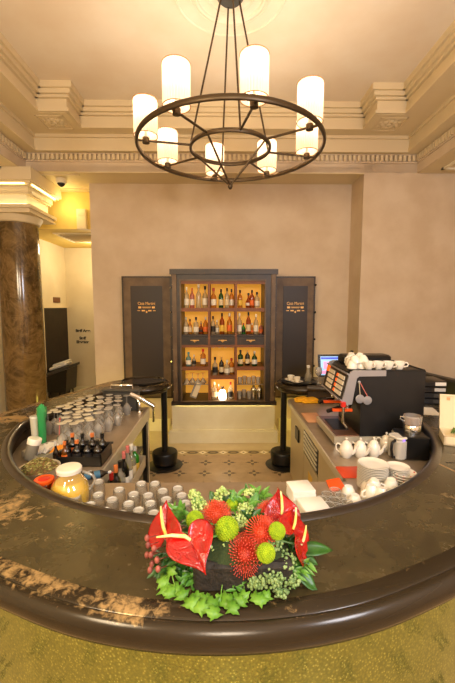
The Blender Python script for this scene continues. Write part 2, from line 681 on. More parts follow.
# ---- the marble column with its capital
c = thing('column', 'round brown marble column with a square stepped pale capital at far left', 'column', (-3.02, 5.55, 0))
c['kind'] = 'structure'
b = B(); b.lathe([(.285, .12), (.285, 1.2), (.28, 2.4), (.272, 3.2)], (-3.02, 5.55, 0), 48, caps=False); b.build('shaft', M['marble'], c, True)
b = B(); b.lathe([(.36, 0), (.36, .05), (.33, .08), (.34, .12), (.29, .14)], (-3.02, 5.55, 0), 40); b.build('base', M['stone'], c, True)


def sq(bb, h, z0, z1):
    bb.span((-3.02 - h, 5.55 - h, z0), (-3.02 + h, 5.55 + h, z1))


b = B()
b.lathe([(.275, 3.19), (.30, 3.20), (.335, 3.27), (.345, 3.31)], (-3.02, 5.55, 0), 40, caps=False)
sq(b, .37, 3.305, 3.345); sq(b, .40, 3.345, 3.39); sq(b, .385, 3.285, 3.306)
b.build('capital', M['mould'], c, True)
b = B(); sq(b, .31, 3.385, 3.56); b.build('frieze', M['white'], c, True)
b = B(); sq(b, .345, 3.54, 3.57); sq(b, .36, 3.57, 3.64); sq(b, .395, 3.64, 3.665); sq(b, .43, 3.665, 3.69); sq(b, .46, 3.69, 3.855); b.build('abacus', M['mould'], c, True)
b = B()
for k in range(9):
    b.span((-3.02 - .33 + k * .033, 5.55 - .372, 3.56), (-3.02 - .33 + k * .033 + .02, 5.55 - .355, 3.6))
    b.span((-3.02 + .355, 5.55 - .25 + k * .033, 3.56), (-3.02 + .372, 5.55 - .25 + k * .033 + .02, 3.6))
b.build('bead_row', M['white'], c, True)
b = B()
for sx, sy, dx, dy in ((0, -1, .34, .012), (1, 0, .012, .34)):
    b.span((-3.02 + sx * .365 - dx, 5.55 + sy * .365 - dy, 3.392), (-3.02 + sx * .365 + dx, 5.55 + sy * .365 + dy, 3.40))
    b.span((-3.02 + sx * .41 - dx, 5.55 + sy * .41 - dy, 3.655), (-3.02 + sx * .41 + dx, 5.55 + sy * .41 + dy, 3.66))
b.build('light_strip', M['ledcove'], c, True)

# ---- passage: door, plaque, lettering, switch, dome camera, trolley
d = thing('door_1', 'dark brown doorway in the left passage wall', 'door', (XL, 7.74, 0))
d['kind'] = 'structure'
b = B(); b.span((XL, 7.02, 0), (XL + .02, 8.10, 1.97)); b.build('leaf', mat('dark_brown_door', (24, 17, 12), .6, var=((40, 28, 17), 6)), d, True)
b = B(); b.span((XL, 6.98, 0), (XL + .04, 7.02, 2.0)); b.span((XL, 6.98, 1.97), (XL + .04, 8.14, 2.0)); b.build('frame', M['papershade'], d, True)
s = B(); s.span((XL, 7.5, 2.02 + .06), (XL + .015, 7.8, 2.02 + .17))
tag(s.build('door_plaque', mat('brown_plaque', (110, 66, 36), .5)), 'small brown plaque on the wall above the dark passage door', 'plaque')
s = thing('wall_switch', 'narrow metal switch plate on the left wall beside the dark passage door', 'switch', (XL, 7.06, 1.0))
b = B(); b.span((XL, 6.84, .9), (XL + .012, 6.95, 1.22)); b.build('plate', mat('switch_plate', (150, 120, 74), .4, .4), s, True)
for k in range(2):
    b = B(); b.span((XL + .012, 6.87, .98 + k * .1), (XL + .02, 6.92, 1.04 + k * .1)); b.build('button', M['charcoal'], s, True)
sg = thing('wall_lettering', 'black Staff Area and Staff Elevator lettering on the pale passage wall', 'sign', (-3.05, 8.15, 1.2))
for body, px, py, sz in (('Staff Area', 83, 330.8, .085), ('Staff', 82.6, 338.2, .085), ('Elevator', 82.6, 342.0, .085)):
    p = A(px, py, 8.145) - Vector((-3.05, 8.15, 1.2))
    writing('lettering', body, M['ink'], sg, p, sz, (PI / 2, 0, 0), .002, .95, .004)
p = G(61, 179, ZS)
dc = thing('dome_camera', 'small white dome security camera with black lens under the soffit by the column', 'camera', (p.x, p.y, ZS + .001))
b = B(); b.lathe([(.075, 0), (.075, -.05), (.06, -.065), (0, -.065)], (0, 0, 0), 20, caps=False); b.build('housing', M['white'], dc)
b = B(); b.ball((0, 0, -.06), .055, 14); b.build('lens_dome', M['black'], dc)
p = A(83, 220, 6.2)
eb = thing('wall_box', 'pale box fixed on the yellow wall over the passage', 'box', (p.x, 6.2, p.z - .15))
b = B(); b.rbox((0, -.04, .15), (.16, .08, .32), .015); b.build('housing', M['papershade'], eb)
b = B(); b.span((-.05, -.085, .2), (.05, -.08, .25)); b.build('vent', M['mould'], eb)
tr = thing('service_trolley', 'black service trolley with folded white cloth by the passage door', 'trolley', (-3.2, 7.2, 0))
b = B(); b.profile_y([(-.2, .35), (.17, .35), (.21, .80), (-.2, .66)], -.25, .25); b.build('bin', M['black'], tr)
b = B(); b.profile_y([(-.23, .66), (.25, .82), (.25, .87), (-.23, .71)], -.27, .27); b.build('lid', M['charcoal'], tr)
for sx in (-.15, .12):
    for sy in (-.2, .2):
        b = B(); b.cyl((sx, sy, .06), (sx, sy, .36), .015, n=8); b.cyl((sx, sy - .015, .05), (sx, sy + .015, .05), .05, n=12); b.build('leg', M['blackm'], tr)
cl = B()
cl.rbox((-3.22, 7.2, .80), (.34, .34, .06), .03, .1); cl.rbox((-3.19, 7.2, .85), (.26, .28, .05), .03, -.1)
for q in cl.v:
    q.z += (q.x + 3.22) * .33 + .03
tag(cl.build('folded_cloth', M['paper']), 'folded white cloths lying on the black trolley in the passage', 'cloth')
so = thing('wall_socket', 'small dark socket on the narrow return wall right of the cabinet', 'socket', (1.975, 5.5, 1.25))
b = B(); b.span((1.96, 5.47, 1.21), (1.975, 5.55, 1.33)); b.build('plate', M['charcoal'], so, True)
b = B(); b.span((1.955, 5.49, 1.24), (1.96, 5.53, 1.30)); b.build('insert', M['black'], so, True)

# ---- cabinet plinth
b = B(); b.span((-.75, 5.25, .19), (.76, Y2, .56)); b.span((-.80, 5.2, 0), (.81, Y2, .17)); b.span((-.785, 5.215, .17), (.795, Y2, .19))
struct(b.build('trim_12', M['stone']))

# ================================================================== chandelier
RZ, RR, RI, RS = 3.37, .795, .345, .718
ch = thing('chandelier', 'large bronze ring chandelier with eight white pleated shades above the bar', 'chandelier', (CX, CY, RZ))
b = B()
for R, r, hgt in ((RR, .0145, .038), (RI, .0125, .032)):
    N = 72
    for (e, z) in ():
        pass
    prof = [(R - r * .6, -hgt / 2), (R + r * .6, -hgt / 2), (R + r, -hgt / 4), (R + r, hgt / 4), (R + r * .6, hgt / 2), (R - r * .6, hgt / 2), (R - r, hgt / 4), (R - r, -hgt / 4), (R - r * .6, -hgt / 2)]
    bb = B(); bb.lathe(prof, (0, 0, 0), N, caps=False); bb.build('outer_ring' if R == RR else 'inner_ring', M['bronze'], ch)
apex = A(230.5, 186, CY).z - RZ
a0 = math.radians(12)
lampm = NT('pleated_shade')
x_, y_, z_ = lampm.xyz()
ang = lampm.m_('ARCTAN2', y_, x_)
pl = lampm.m_('SINE', lampm.m_('MULTIPLY', ang, 44))
lampm.b.inputs['Base Color'].default_value = lin((250, 232, 205))
lampm.b.inputs['Roughness'].default_value = .9
lampm.b.inputs['Emission Color'].default_value = lin((255, 226, 186))
lampm.b.inputs['Emission Strength'].default_value = SHADE_E
trn = lampm.new('ShaderNodeBsdfTranslucent')
trn.inputs[0].default_value = lin((255, 236, 208))
mxs = lampm.new('ShaderNodeMixShader')
mxs.inputs[0].default_value = .14
lampm.link(lampm.b.outputs[0], mxs.inputs[1])
lampm.link(trn.outputs[0], mxs.inputs[2])
lampm.link(mxs.outputs[0], lampm.out.inputs[0])
M['shade'] = lampm.m
M['bulb'] = mat('bulb', (255, 240, 220), .4, emis=(255, 236, 208), es=6)
M['shadetrim'] = mat('shade_binding', (205, 150, 104), .8)
for k in range(8):
    a = a0 + k * PI / 4
    px, py = RS * cos(a), RS * sin(a)
    bb = B(); bb.tube([(RI * cos(a), RI * sin(a), 0), (RR * cos(a), RR * sin(a), 0)], .010, 8)
    bb.cyl((px, py, -.02), (px, py, .02), .03, n=12)
    bb.build('arm', M['bronze'], ch)
    cup = B(); cup.lathe([(.008, .0), (.022, .008), (.022, .03), (.012, .034), (.010, .09), (.0, .09)], (px, py, 0), 14)
    cup = cup.build('lamp_holder', M['satin'], ch)
    cup.location = (0, 0, 0)
    sh = B()
    n = 88
    for i in range(n):
        pass
    prof = []
    vs, fs = [], []
    NP = 64
    for z in (.035, .11, .18, .25, .315):
        for i in range(NP):
            t = 2 * PI * i / NP
            rr = .095 + (.0035 if i % 2 else -.004)
            vs.append((rr * cos(t), rr * sin(t), z))
    for q in range(4):
        for i in range(NP):
            fs.append((q * NP + i, q * NP + (i + 1) % NP, (q + 1) * NP + (i + 1) % NP, (q + 1) * NP + i))
    sh.add(vs, fs)
    so_ = sh.build('lamp_shade', M['shade'], ch, sharp=5)
    so_.location = (px, py, 0)
    tb = B()
    for z in (.035, .315):
        tb = B()
        tb.tube([(.0985 * cos(i * PI / 20), .0985 * sin(i * PI / 20), z) for i in range(40)], .0035, 6, closed=True)
        tb.build('shade_binding', M['shadetrim'], so_)
    lb = B(); lb.lathe([(.012, .09), (.03, .13), (.036, .17), (.028, .21), (.0, .225)], (px, py, 0), 14, caps=False)
    lb.build('bulb', M['bulb'], ch)
    if k % 2 == 1:
        vb = B(); vb.tube([(RI * cos(a), RI * sin(a), 0), (0.01 * cos(a), .01 * sin(a), apex + .01)], .009, 8); vb.build('strut', M['bronze'], ch)
    else:
        rb = B(); rb.tube([(RI * cos(a), RI * sin(a), .02), (.075 * cos(a), .075 * sin(a), ZC - RZ - .02)], .008, 8); rb.build('rod', M['bronze'], ch)
bb = B(); bb.ball((0, 0, apex), .022, 12, 1.4); bb.build('finial', M['bronze'], ch)
bb = B(); bb.lathe([(0, ZC - RZ - .05), (.09, ZC - RZ - .045), (.115, ZC - RZ - .02), (.12, ZC - RZ)], (0, 0, 0), 32); bb.build('ceiling_canopy', M['charcoal'], ch)
# ================================================================== the oval bar counter
ZD = 1.07                     # deck height
ZW = 0.93                     # work surface inside


def smooth(ctrl, n):
    """Catmull-Rom through ctrl, resampled to n even steps"""
    P_ = [Vector((p[0], p[1])) for p in ctrl]
    P_ = [P_[0] * 2 - P_[1]] + P_ + [P_[-1] * 2 - P_[-2]]
    d = []
    for i in range(1, len(P_) - 2):
        for k in range(16):
            t = k / 16
            a, b_, c_, e = P_[i - 1], P_[i], P_[i + 1], P_[i + 2]
            d.append(.5 * ((2 * b_) + (c_ - a) * t + (2 * a - 5 * b_ + 4 * c_ - e) * t * t + (3 * b_ - a - 3 * c_ + e) * t ** 3))
    d.append(P_[-2])
    L = [0]
    for i in range(1, len(d)):
        L.append(L[-1] + (d[i] - d[i - 1]).length)
    out, j = [], 0
    for k in range(n):
        s_ = L[-1] * k / (n - 1)
        while j < len(L) - 2 and L[j + 1] < s_:
            j += 1
        f = (s_ - L[j]) / max(1e-9, L[j + 1] - L[j])
        out.append(d[j].lerp(d[j + 1], min(1, max(0, f))))
    return out


def arc(R, a0, a1, st, ease=0.0):
    n = int(round((a1 - a0) / st))
    out = []
    for k in range(n + 1):
        d = a0 + (a1 - a0) * k / n
        r = R - ease * min(1, ((d - 270) / 22) ** 2)
        out.append((r * cos(math.radians(d)), 3.12 + r * sin(math.radians(d))))
    return out


NS = 150
ccx, ccy, ccr = .98, 4.46, .29
outer = smooth([(-ccx, ccy + ccr), (-1.36, 4.55), (-1.56, 4.15), (-1.76, 3.65), (-1.95, 3.12)] + arc(2.12, 194, 346, 8, .045) +
               [(2.2, 3.1), (2.34, 3.6), (2.3, 4.1), (1.95, 4.55), (1.5, 4.74), (ccx, ccy + ccr)], NS)
inner = smooth([(-ccx, ccy - ccr), (-1.16, 4.08), (-1.36, 3.72), (-1.5, 3.25), (-1.575, 2.9)] + arc(1.61, 189, 351, 9) +
               [(1.585, 2.9), (1.61, 3.25), (1.52, 3.65), (1.24, 4.06), (ccx, ccy - ccr)], NS)


def cap(sx, m=16):
    """half circle from the inner end round the tip to the outer end"""
    return [Vector((sx * (ccx - ccr * sin(PI * k / m)), ccy - ccr * cos(PI * k / m))) for k in range(m + 1)]


def normals(pts, flip=1, closed=False):
    out = []
    n = len(pts)
    for i in range(n):
        t = pts[min(i + 1, n - 1)] - pts[max(i - 1, 0)]
        t.normalize()
        out.append(Vector((t.y, -t.x)) * flip)
    return out


# one open run for the outward facing edge: left cap, outer side, right cap
capL, capR = cap(-1), cap(1)
edge = capL[:-1] + outer + capR[::-1][1:]
en = normals(edge)
# make sure the normals point away from the deck
mid = len(edge) // 2
if en[mid].dot(edge[mid] - Vector((0, 3.12))) < 0:
    en = [-e for e in en]
inn = normals(inner)
if inn[NS // 2].dot(Vector((0, 3.12)) - inner[NS // 2]) < 0:
    inn = [-e for e in inn]


def sweep(pts, nr, prof):
    bb = B()
    m = len(prof)
    vs = [(p.x + q.x * e, p.y + q.y * e, z) for p, q in zip(pts, nr) for (e, z) in prof]
    fs = [(i * m + k, i * m + k + 1, (i + 1) * m + k + 1, (i + 1) * m + k) for i in range(len(pts) - 1) for k in range(m - 1)]
    return bb.add(vs, fs)


bar = thing('bar_counter', 'oval dark brown bar counter with worn patches and golden glass front', 'bar counter', (0, 3.12, 0))
top = B()
ed, idn = -.07, -.045
o2 = [p + q * ed for p, q in zip(edge, en)]
i2 = [p + q * idn for p, q in zip(inner, inn)]
nc = 16
oo = o2[nc:nc + NS]
for zz in (ZD, ZD - .05):
    vs = [(p.x, p.y, zz) for p in oo] + [(p.x, p.y, zz) for p in i2]
    top.add(vs, [(i, i + 1, i + 1 + NS, i + NS) for i in range(NS - 1)])
    for cp, oe, ie in ((o2[:nc + 1], oo[0], i2[0]), (o2[nc + NS - 1:], oo[-1], i2[-1])):
        vs = [(p.x, p.y, zz) for p in cp]
        n = len(vs)
        vs.append((ie.x, ie.y, zz))
        fs = []
        a, b_ = 0, n - 1
        while b_ - a > 2:
            fs.append((a, a + 1, b_ - 1, b_))
            a += 1
            b_ -= 1
        fs.append(tuple(range(a, b_ + 1)))
        fs.append((0, n - 1, n))
        top.add(vs, fs)
top.build('top', M['deck'], bar, True, sharp=30)
NOS = [(-.07, ZD), (-.012, ZD), (-.006, ZD - .006), (.004, ZD - .002), (.022, ZD - .012), (.036, ZD - .034), (.038, ZD - .062), (.026, ZD - .088), (0, ZD - .105), (-.07, ZD - .11), (-.07, ZD - .05)]
sweep(edge, en, NOS).build('nosing', M['nosing'], bar, True, sharp=60)
RIM = [(-.045, ZD), (-.04, ZD + .006), (-.024, ZD + .014), (-.004, ZD + .013), (.012, ZD + .002), (.016, ZD - .02), (.012, ZD - .05), (.0, ZD - .056), (-.03, ZD - .056)]
sweep(inner, inn, RIM).build('inner_rim', M['rim'], bar, True, sharp=60)
sweep(inner, inn, [(-.03, ZD - .05), (-.02, ZD - .06), (-.02, ZW - .02), (-.05, ZW - .03)]).build('apron', mat('dark_apron', (70, 54, 38), .4), bar, True)
# golden glass front, in panels
NP_ = 12
step = (NS - 12) // NP_
for k in range(NP_):
    a = 6 + k * step
    pts, nn = outer[a:a + step + 1], en[nc:][a:a + step + 1]
    sweep(pts, nn, [(-.17, .10), (-.155, .97), (-.19, .97), (-.2, .10), (-.17, .10)]).build('glass_panel', M['fascia'], bar, True)
pts, nn = outer[6:NS - 6], en[nc:nc + NS][6:NS - 6]
sweep(pts, nn, [(-.14, 0), (-.14, .10), (-.2, .10), (-.2, 0), (-.14, 0)]).build('plinth', M['blackm'], bar, True)
sweep(pts, nn, [(-.15, .955), (-.10, .955), (-.10, .963), (-.15, .963), (-.15, .955)]).build('light_strip', M['led'], bar, True)
# small stamped marks on the deck at right
mk = B()
for k in range(4):
    p = G(447 + 3.4 * k, 462.7, ZD)
    mk.box((p.x, p.y, ZD + .0006), (.013, .012, .0014))
mk.build('stamped_marks', M['ink'], bar, True)

# posts under the rounded ends
for sx, lab in ((-1, 'black post with round weighted foot under the left end of the bar counter'), (1, 'black post with round weighted foot under the right end of the bar counter')):
    p = thing('support_post', lab, 'post', (sx * .745 + .012, 4.45, 0))
    b = B(); b.lathe([(0, 0), (.215, 0), (.22, .012), (.20, .024), (0, .028)], n=36); b.build('foot_plate', M['blackm'], p)
    b = B(); b.lathe([(.12, .026), (.15, .05), (.162, .17), (.15, .19), (.04, .195)], n=32); b.build('weight', M['blackm'], p)
    b = B(); b.cyl((0, 0, .19), (0, 0, .955), .038, n=18); b.build('pole', M['blackm'], p)

# ---- steel work surface: a U round the aisle
XA, XB_, YN = -.80, .76, 2.14
wi = [p + q * -.012 for p, q in zip(inner, inn)]
ol = [p for p in wi if p.y < 3.82 or abs(p.x) < 0]
left_end = [(XA, 3.82)]
outl = [(XB_, 4.14), (XB_, YN), (XA, YN), (XA, 3.82)] + [(p.x, p.y) for p in wi if not (p.x < 0 and p.y > 3.82)]
w = thing('work_counter', 'steel working surface running in a U inside the bar', 'worktop', (0, 2.0, 0))
b = B(); b.prism(outl, ZW - .045, ZW); b.build('top', M['steelw'], w, True)
# right-hand refrigerated unit
ru = thing('refrigerated_unit', 'stainless under-counter unit with a door and a vented panel right of the aisle', 'cabinet', (.9, 3.1, 0))
b = B(); b.span((.785, 2.18, .08), (1.2, 4.1, ZW - .047)); b.build('carcass', M['steel'], ru, True)
b = B(); b.span((.83, 2.2, 0), (1.15, 4.0, .08)); b.build('kick_plate', M['black'], ru, True)
stl = mat('warm_steel_door', (200, 184, 144), .34, .4, bump=(70, .04))
d = B(); d.span((.765, 3.36, .11), (.785, 4.0, .86)); d = d.build('door', stl, ru, True)
h_ = B(); h_.rbox((.757, 3.62, .70), (.014, .16, .13), .006)
h_.build('handle', M['black'], d).location = (-.9, -3.1, 0)
for v_ in d.children:
    pass
d2 = B(); d2.span((.765, 2.84, .11), (.785, 3.34, .62)); d2.build('door', stl, ru, True)
v = B(); v.span((.765, 2.84, .64), (.785, 3.34, .86)); v = v.build('vent_panel', M['blackm'], ru, True)
for k in range(5):
    q = B(); q.box((.762, 3.09, .67 + k * .04), (.012, .46, .016), ry=.4); q.build('slat', M['steel'], v, False).location = (-.9, -3.1, 0)
b = B(); b.span((.763, 3.0, .45), (.7655, 3.14, .53)); b.build('label_plate', mat('yellow_label', (224, 180, 70), .6), ru, True)
d3 = B(); d3.span((.765, 2.2, .11), (.785, 2.82, .86)); d3.build('door', stl, ru, True)
b = B(); b.span((.744, 2.2, ZW - .05), (.758, 4.12, ZW - .001)); b.build('edge_strip', M['steel'], ru, True)
# left-hand open unit
lu = thing('open_shelf_unit', 'steel open shelf unit with black post left of the aisle', 'cabinet', (-.95, 3.0, 0))
b = B(); b.span((-1.3, 2.18, .1), (-.83, 3.8, .13)); b.span((-1.3, 2.18, .48), (-.86, 3.8, .51)); b.build('shelf', M['steel'], lu, True)
b = B(); b.span((-1.32, 2.18, .0), (-1.28, 3.8, ZW - .047)); b.build('back_panel', M['steel'], lu, True)
b = B(); b.span((-.82, 3.60, .0), (-.778, 3.68, ZW - .112)); b.build('post', M['black'], lu, True)
b = B(); b.span((-.85, 2.2, .0), (-.80, 2.26, ZW - .05)); b.build('post', M['black'], lu, True)
b = B(); b.span((-1.28, 3.78, .0), (-.79, 3.80, ZW - .05)); b.build('end_panel', M['glassw'], lu, True)
b = B(); b.span((-.815, 3.69, .02), (-.79, 3.775, ZW - .112)); b.build('side_panel', M['white'], lu, True)
b = B(); b.span((-.798, 2.16, ZW - .11), (-.784, 3.82, ZW - .001)); b.build('edge_strip', M['steel'], lu, True)

# ================================================================== bottle cabinet in the recess
M['cabwood'] = mat('dark_cabinet_wood', (46, 36, 26), .42, var=((62, 48, 34), 9))
M['shelfwood'] = mat('brown_shelf_wood', (128, 74, 34), .5)
M['leather'] = mat('worn_brown_leather', (116, 92, 64), .5, var=((92, 70, 46), 6), bump=(30, .1))
M['panel'] = mat('near_black_panel', (44, 32, 24), .45, bump=(60, .05))
M['backamber'] = mat('amber_back_panel', (240, 178, 84), .55, emis=(255, 176, 60), es=.45)
YC = 5.25
cab = thing('bottle_cabinet', 'tall dark wooden bottle cabinet with lit shelves and open doors in the back wall', 'cabinet', (0, 5.5, .56))


def cx_(px, py=330):
    return A(px, py, YC).x


def cz_(py):
    return A(223, py, YC).z


xl, xr, zb, zt = -.735, .763, .562, 2.515
il, ir, ib, it = cx_(181.5), cx_(264.3), cz_(400.5), cz_(281)
b = B()
b.span((xl, YC, zb), (il, Y2, zt)); b.span((ir, YC, zb), (xr, Y2, zt)); b.span((il, YC, it), (ir, Y2, zt)); b.span((il, YC, zb), (ir, Y2, ib))
b.span((xl - .02, YC - .03, zb - .001), (xr + .02, YC + .05, zb + .05)); b.span((xl - .02, YC - .03, zt - .06), (xr + .02, YC + .05, zt + .012))
b.build('frame', M['cabwood'], cab, True)
b = B()
for x in (xl + .045, xr - .045):
    b.span((x - .03, YC - .022, zb + .06), (x + .03, YC, zt - .06))
for x, dx in ((il - .02, .02), (ir, .02)):
    b.span((x, YC - .014, ib), (x + dx, YC, it))
b.span((il - .02, YC - .014, it), (ir + .02, YC, it + .02)); b.span((il - .02, YC - .03, ib - .025), (ir + .02, YC, ib))
b.build('moulding', M['leather'], cab, True)
st = B()
for k in range(6):
    z = zb + .2 + k * .31
    for x in (xl + .02, xr - .02):
        st.ball((x, YC - .003, z), .016, 8)
st.build('studs', M['chrome'], cab, True)
b = B(); b.span((il, Y2 - .02, ib), (ir, Y2 - .001, it)); b.build('back_panel', M['backamber'], cab, True)
x1, x2 = cx_(209), cx_(236)
for x in (x1, x2):
    b = B(); b.span((x - .016, YC + .012, ib), (x + .016, Y2 - .02, it)); b.build('divider', M['shelfwood'], cab, True)
zs1, zd1, zd0, zs3, zs4, zsm = cz_(308), cz_(335.5), cz_(345.5), cz_(367), cz_(384.5), cz_(376)
cols = [(il, x1 - .016), (x1 + .016, x2 - .016), (x2 + .016, ir)]


def shelf(i, z, m='shelfwood', t=.03, name='shelf'):
    q = B(); q.span((cols[i][0], YC + .02, z - t), (cols[i][1], Y2 - .02, z))
    if m == 'shelfwood':
        q.span((cols[i][0], YC + .014, z - .052), (cols[i][1], YC + .026, z + .002))
    q.build(name, M[m], cab, True)


for i in range(3):
    shelf(i, zs1)
    shelf(i, zd1 + .012, 'cabwood', .03)
    # drawer with a gilt pull
    q = B(); q.span((cols[i][0], YC + .004, zd0 + .01), (cols[i][1], Y2 - .03, zd1 - .022)); q.span((cols[i][0] + .05, YC - .004, zd0 + .035), (cols[i][1] - .05, YC + .004, zd1 - .045))
    dr = q.build('drawer', [M['cabwood']], cab, True)
    mx = (cols[i][0] + cols[i][1]) / 2
    zm = (zd0 + zd1) / 2
    q = B()
    q.box((mx, YC - .008, zm), (.05, .012, .022)); q.box((mx - .045, YC - .007, zm + .004), (.035, .008, .012)); q.box((mx + .045, YC - .007, zm + .004), (.035, .008, .012)); q.ball((mx, YC - .01, zm - .016), .012, 8)
    q.build('drawer_pull', M['gold'], dr).location = -Vector(cab.location)
shelf(0, zs3); shelf(2, zs3); shelf(1, zsm)
shelf(0, zs4, 'glassw', .012, 'glass_shelf'); shelf(2, zs4, 'glassw', .012, 'glass_shelf')
for i in range(3):
    for z in (it, zd0 + .012):
        q = B(); q.span((cols[i][0], YC + .01, z - .042), (cols[i][1], YC + .024, z)); q.build('rail', M['shelfwood'], cab, True)
b = B(); b.span((-.70, YC - .007, zb - .006), (.72, YC - .0008, zb - .0015)); b.build('light_strip', mat('plinth_fill_glow', (255, 240, 170), .5, emis=(255, 236, 150), es=9), cab, True)  # hidden glowing strip added to brighten the plinth
# lit strips under the shelves
for i in range(3):
    for z in ([it - .004, zs1 - .031, zd0 - .01, (zs3, zsm, zs3)[i] - .031]):
        q = B(); q.span((cols[i][0] + .02, YC + .05, z - .01), (cols[i][1] - .02, YC + .065, z)); q.build('light_strip', M['ledwarm'], cab, True)
# doors folded flat on the wall, leather edged with dark panels
for sx, pxs, in ((-1, (123.5, 171)), (1, (275.5, 313.8))):
    xa, xb = A(pxs[0], 320, 5.68).x, A(pxs[1], 320, 5.68).x
    dz0, dz1 = .57, 2.45
    dd = B(); dd.span((xa, 5.68, dz0), (xb, 5.755, dz1)); dd = dd.build('door', M['leather'], cab, True)
    q = B()
    q.span((xa - .012, 5.672, dz1 - .012), (xb + .012, 5.765, dz1 + .012)); q.span((xa - .012, 5.672, dz0 - .012), (xb + .012, 5.765, dz0 + .012))
    for x in (xa, xb):
        q.span((x - .012, 5.672, dz0), (x + .012, 5.765, dz1))
    q.build('door_edge', M['cabwood'], dd).location = -Vector(cab.location)
    pa, pb = xa + .12, xb - .13
    if sx > 0:
        pa, pb = xa + .115, xb - .105
    q = B(); q.span((pa, 5.672, dz0 + .1), (pb, 5.681, dz1 - .135)); q.build('door_panel', M['panel'], dd).location = -Vector(cab.location)
    mx = (pa + pb) / 2
    zt_ = A(150, 303.5, 5.67).z
    em = writing('gilt_lettering', 'Casa Martini', M['gold'], dd, Vector((mx, 5.668, zt_)) - Vector(cab.location), .062, (PI / 2, 0, 0), .001, .85)
    q = B()
    for s2 in (-1, 1):
        q.box((mx + s2 * .105, 5.669, zt_ - .06), (.045, .004, .028)); q.box((mx + s2 * .05, 5.669, zt_ - .11), (.05, .004, .02)); q.box((mx + s2 * .12, 5.669, zt_ - .11), (.04, .004, .01))
    q.box((mx, 5.669, zt_ - .055), (.14, .003, .008)); q.box((mx, 5.669, zt_ - .068), (.12, .003, .006)); q.box((mx, 5.669, zt_ - .13), (.022, .004, .03))
    q.build('gilt_emblem', M['gold'], dd).location = -Vector(cab.location)
    hs = B()
    for k in range(5):
        hs.ball(((xb + .004 if sx < 0 else xa - .004), 5.665, dz0 + .2 + k * .38), .017, 8)
    if sx > 0:
        for k in range(4):
            hs.ball((xb + .012, 5.668, dz0 + .5 + k * .42), .02, 8)
    hs.build('hinge_studs', M['chrome'] if sx < 0 else M['black'], dd).location = -Vector(cab.location)
# ---- bottles: prototypes by outline
def liquid(name, tint, body, bc):
    return glass(name, tint, body, bc, .9, .06)


BG = {
    'clear': liquid('clear_bottle_glass', (238, 238, 228), .28, (248, 240, 222)),
    'amber': liquid('amber_spirit', (214, 130, 40), .35, (206, 120, 34)),
    'gold': liquid('golden_spirit', (244, 196, 90), .35, (238, 184, 70)),
    'green': liquid('green_bottle_glass', (96, 150, 70), .4, (72, 128, 60)),
    'bright green': liquid('bright_green_spirit', (60, 200, 60), .5, (50, 190, 60)),
    'dark': mat('dark_bottle_glass', (26, 18, 12), .12, coat=.5),
    'pink': liquid('pink_spirit', (240, 180, 160), .4, (238, 176, 160)),
    'blue': liquid('pale_blue_bottle_glass', (170, 215, 220), .45, (170, 212, 214)),
    'black': mat('black_bottle_glass', (14, 13, 14), .1, coat=.6),
}
LB = {k: mat(k + '_label', c, .6) for k, c in dict(white=(238, 230, 212), cream=(226, 204, 160), black=(30, 26, 24), orange=(226, 110, 40), yellow=(232, 190, 70), blue=(60, 110, 140), red=(170, 40, 30)).items()}
CP = {k: mat(k + '_cap', c, .4) for k, c in dict(black=(24, 22, 20), white=(236, 230, 216), red=(176, 36, 26), gold=(204, 160, 80), silver=(200, 198, 192), orange=(214, 120, 60), pink=(214, 120, 110)).items()}
SHAPES = {   # (r, z) as share of height 1, radius 1
    'tall': [(.0, 0), (.92, 0), (1, .02), (1, .56), (.92, .64), (.42, .76), (.34, .80), (.34, .93)],
    'slim': [(.0, 0), (.9, 0), (1, .02), (1, .50), (.8, .60), (.40, .72), (.34, .80), (.34, .93)],
    'round': [(.0, 0), (.9, 0), (1, .03), (1, .50), (.86, .60), (.5, .68), (.36, .72), (.36, .92)],
    'square': [(.0, 0), (.95, 0), (1, .01), (1, .62), (.9, .68), (.4, .74), (.36, .76), (.36, .91)],
    'flask': [(.0, 0), (.7, 0), (.95, .08), (1, .25), (.9, .42), (.5, .58), (.32, .66), (.32, .90)],
    'wine': [(.0, 0), (.95, 0), (1, .02), (1, .58), (.85, .68), (.46, .76), (.36, .80), (.36, .97)],
}
_bp = {}


def bottle(shape, gl, lab, cap_, h, r, loc, label, group=None, rz=0, rot=None, pour=False):
    """body with label and cap as parts"""
    key = (shape, gl, lab, cap_, round(h, 3), round(r, 4), pour)
    if key in _bp:
        o = dup(_bp[key], loc, rz, label, group)
    else:
        o = thing('bottle', label, 'bottle', loc, rz, group)
        pr = [(a * r, z * h) for a, z in SHAPES[shape]]
        n = 4 if False else 16
        b = B(); b.lathe(pr, n=n, caps=False); b.build('body', BG[gl], o)
        if lab:
            z0, z1 = {'flask': (.16, .34)}.get(shape, (.14, .44))
            b = B(); b.lathe([(r * 1.012, h * z0), (r * 1.012, h * z1)], n=n, caps=False); b.build('paper_label', LB[lab], o)
        rn = SHAPES[shape][-1][0] * r
        b = B(); b.lathe([(rn * 1.0, h * .84), (rn * 1.18, h * .85), (rn * 1.18, h), (0, h)], n=12, caps=False); b.build('cap', CP[cap_], o)
        if pour:
            b = B(); b.cyl((0, 0, h), (.012, 0, h + .05), .006, .004, 8); b.build('pourer', M['chrome'], o)
        _bp[key] = o
    if rot:
        o.rotation_euler = rot
    return o


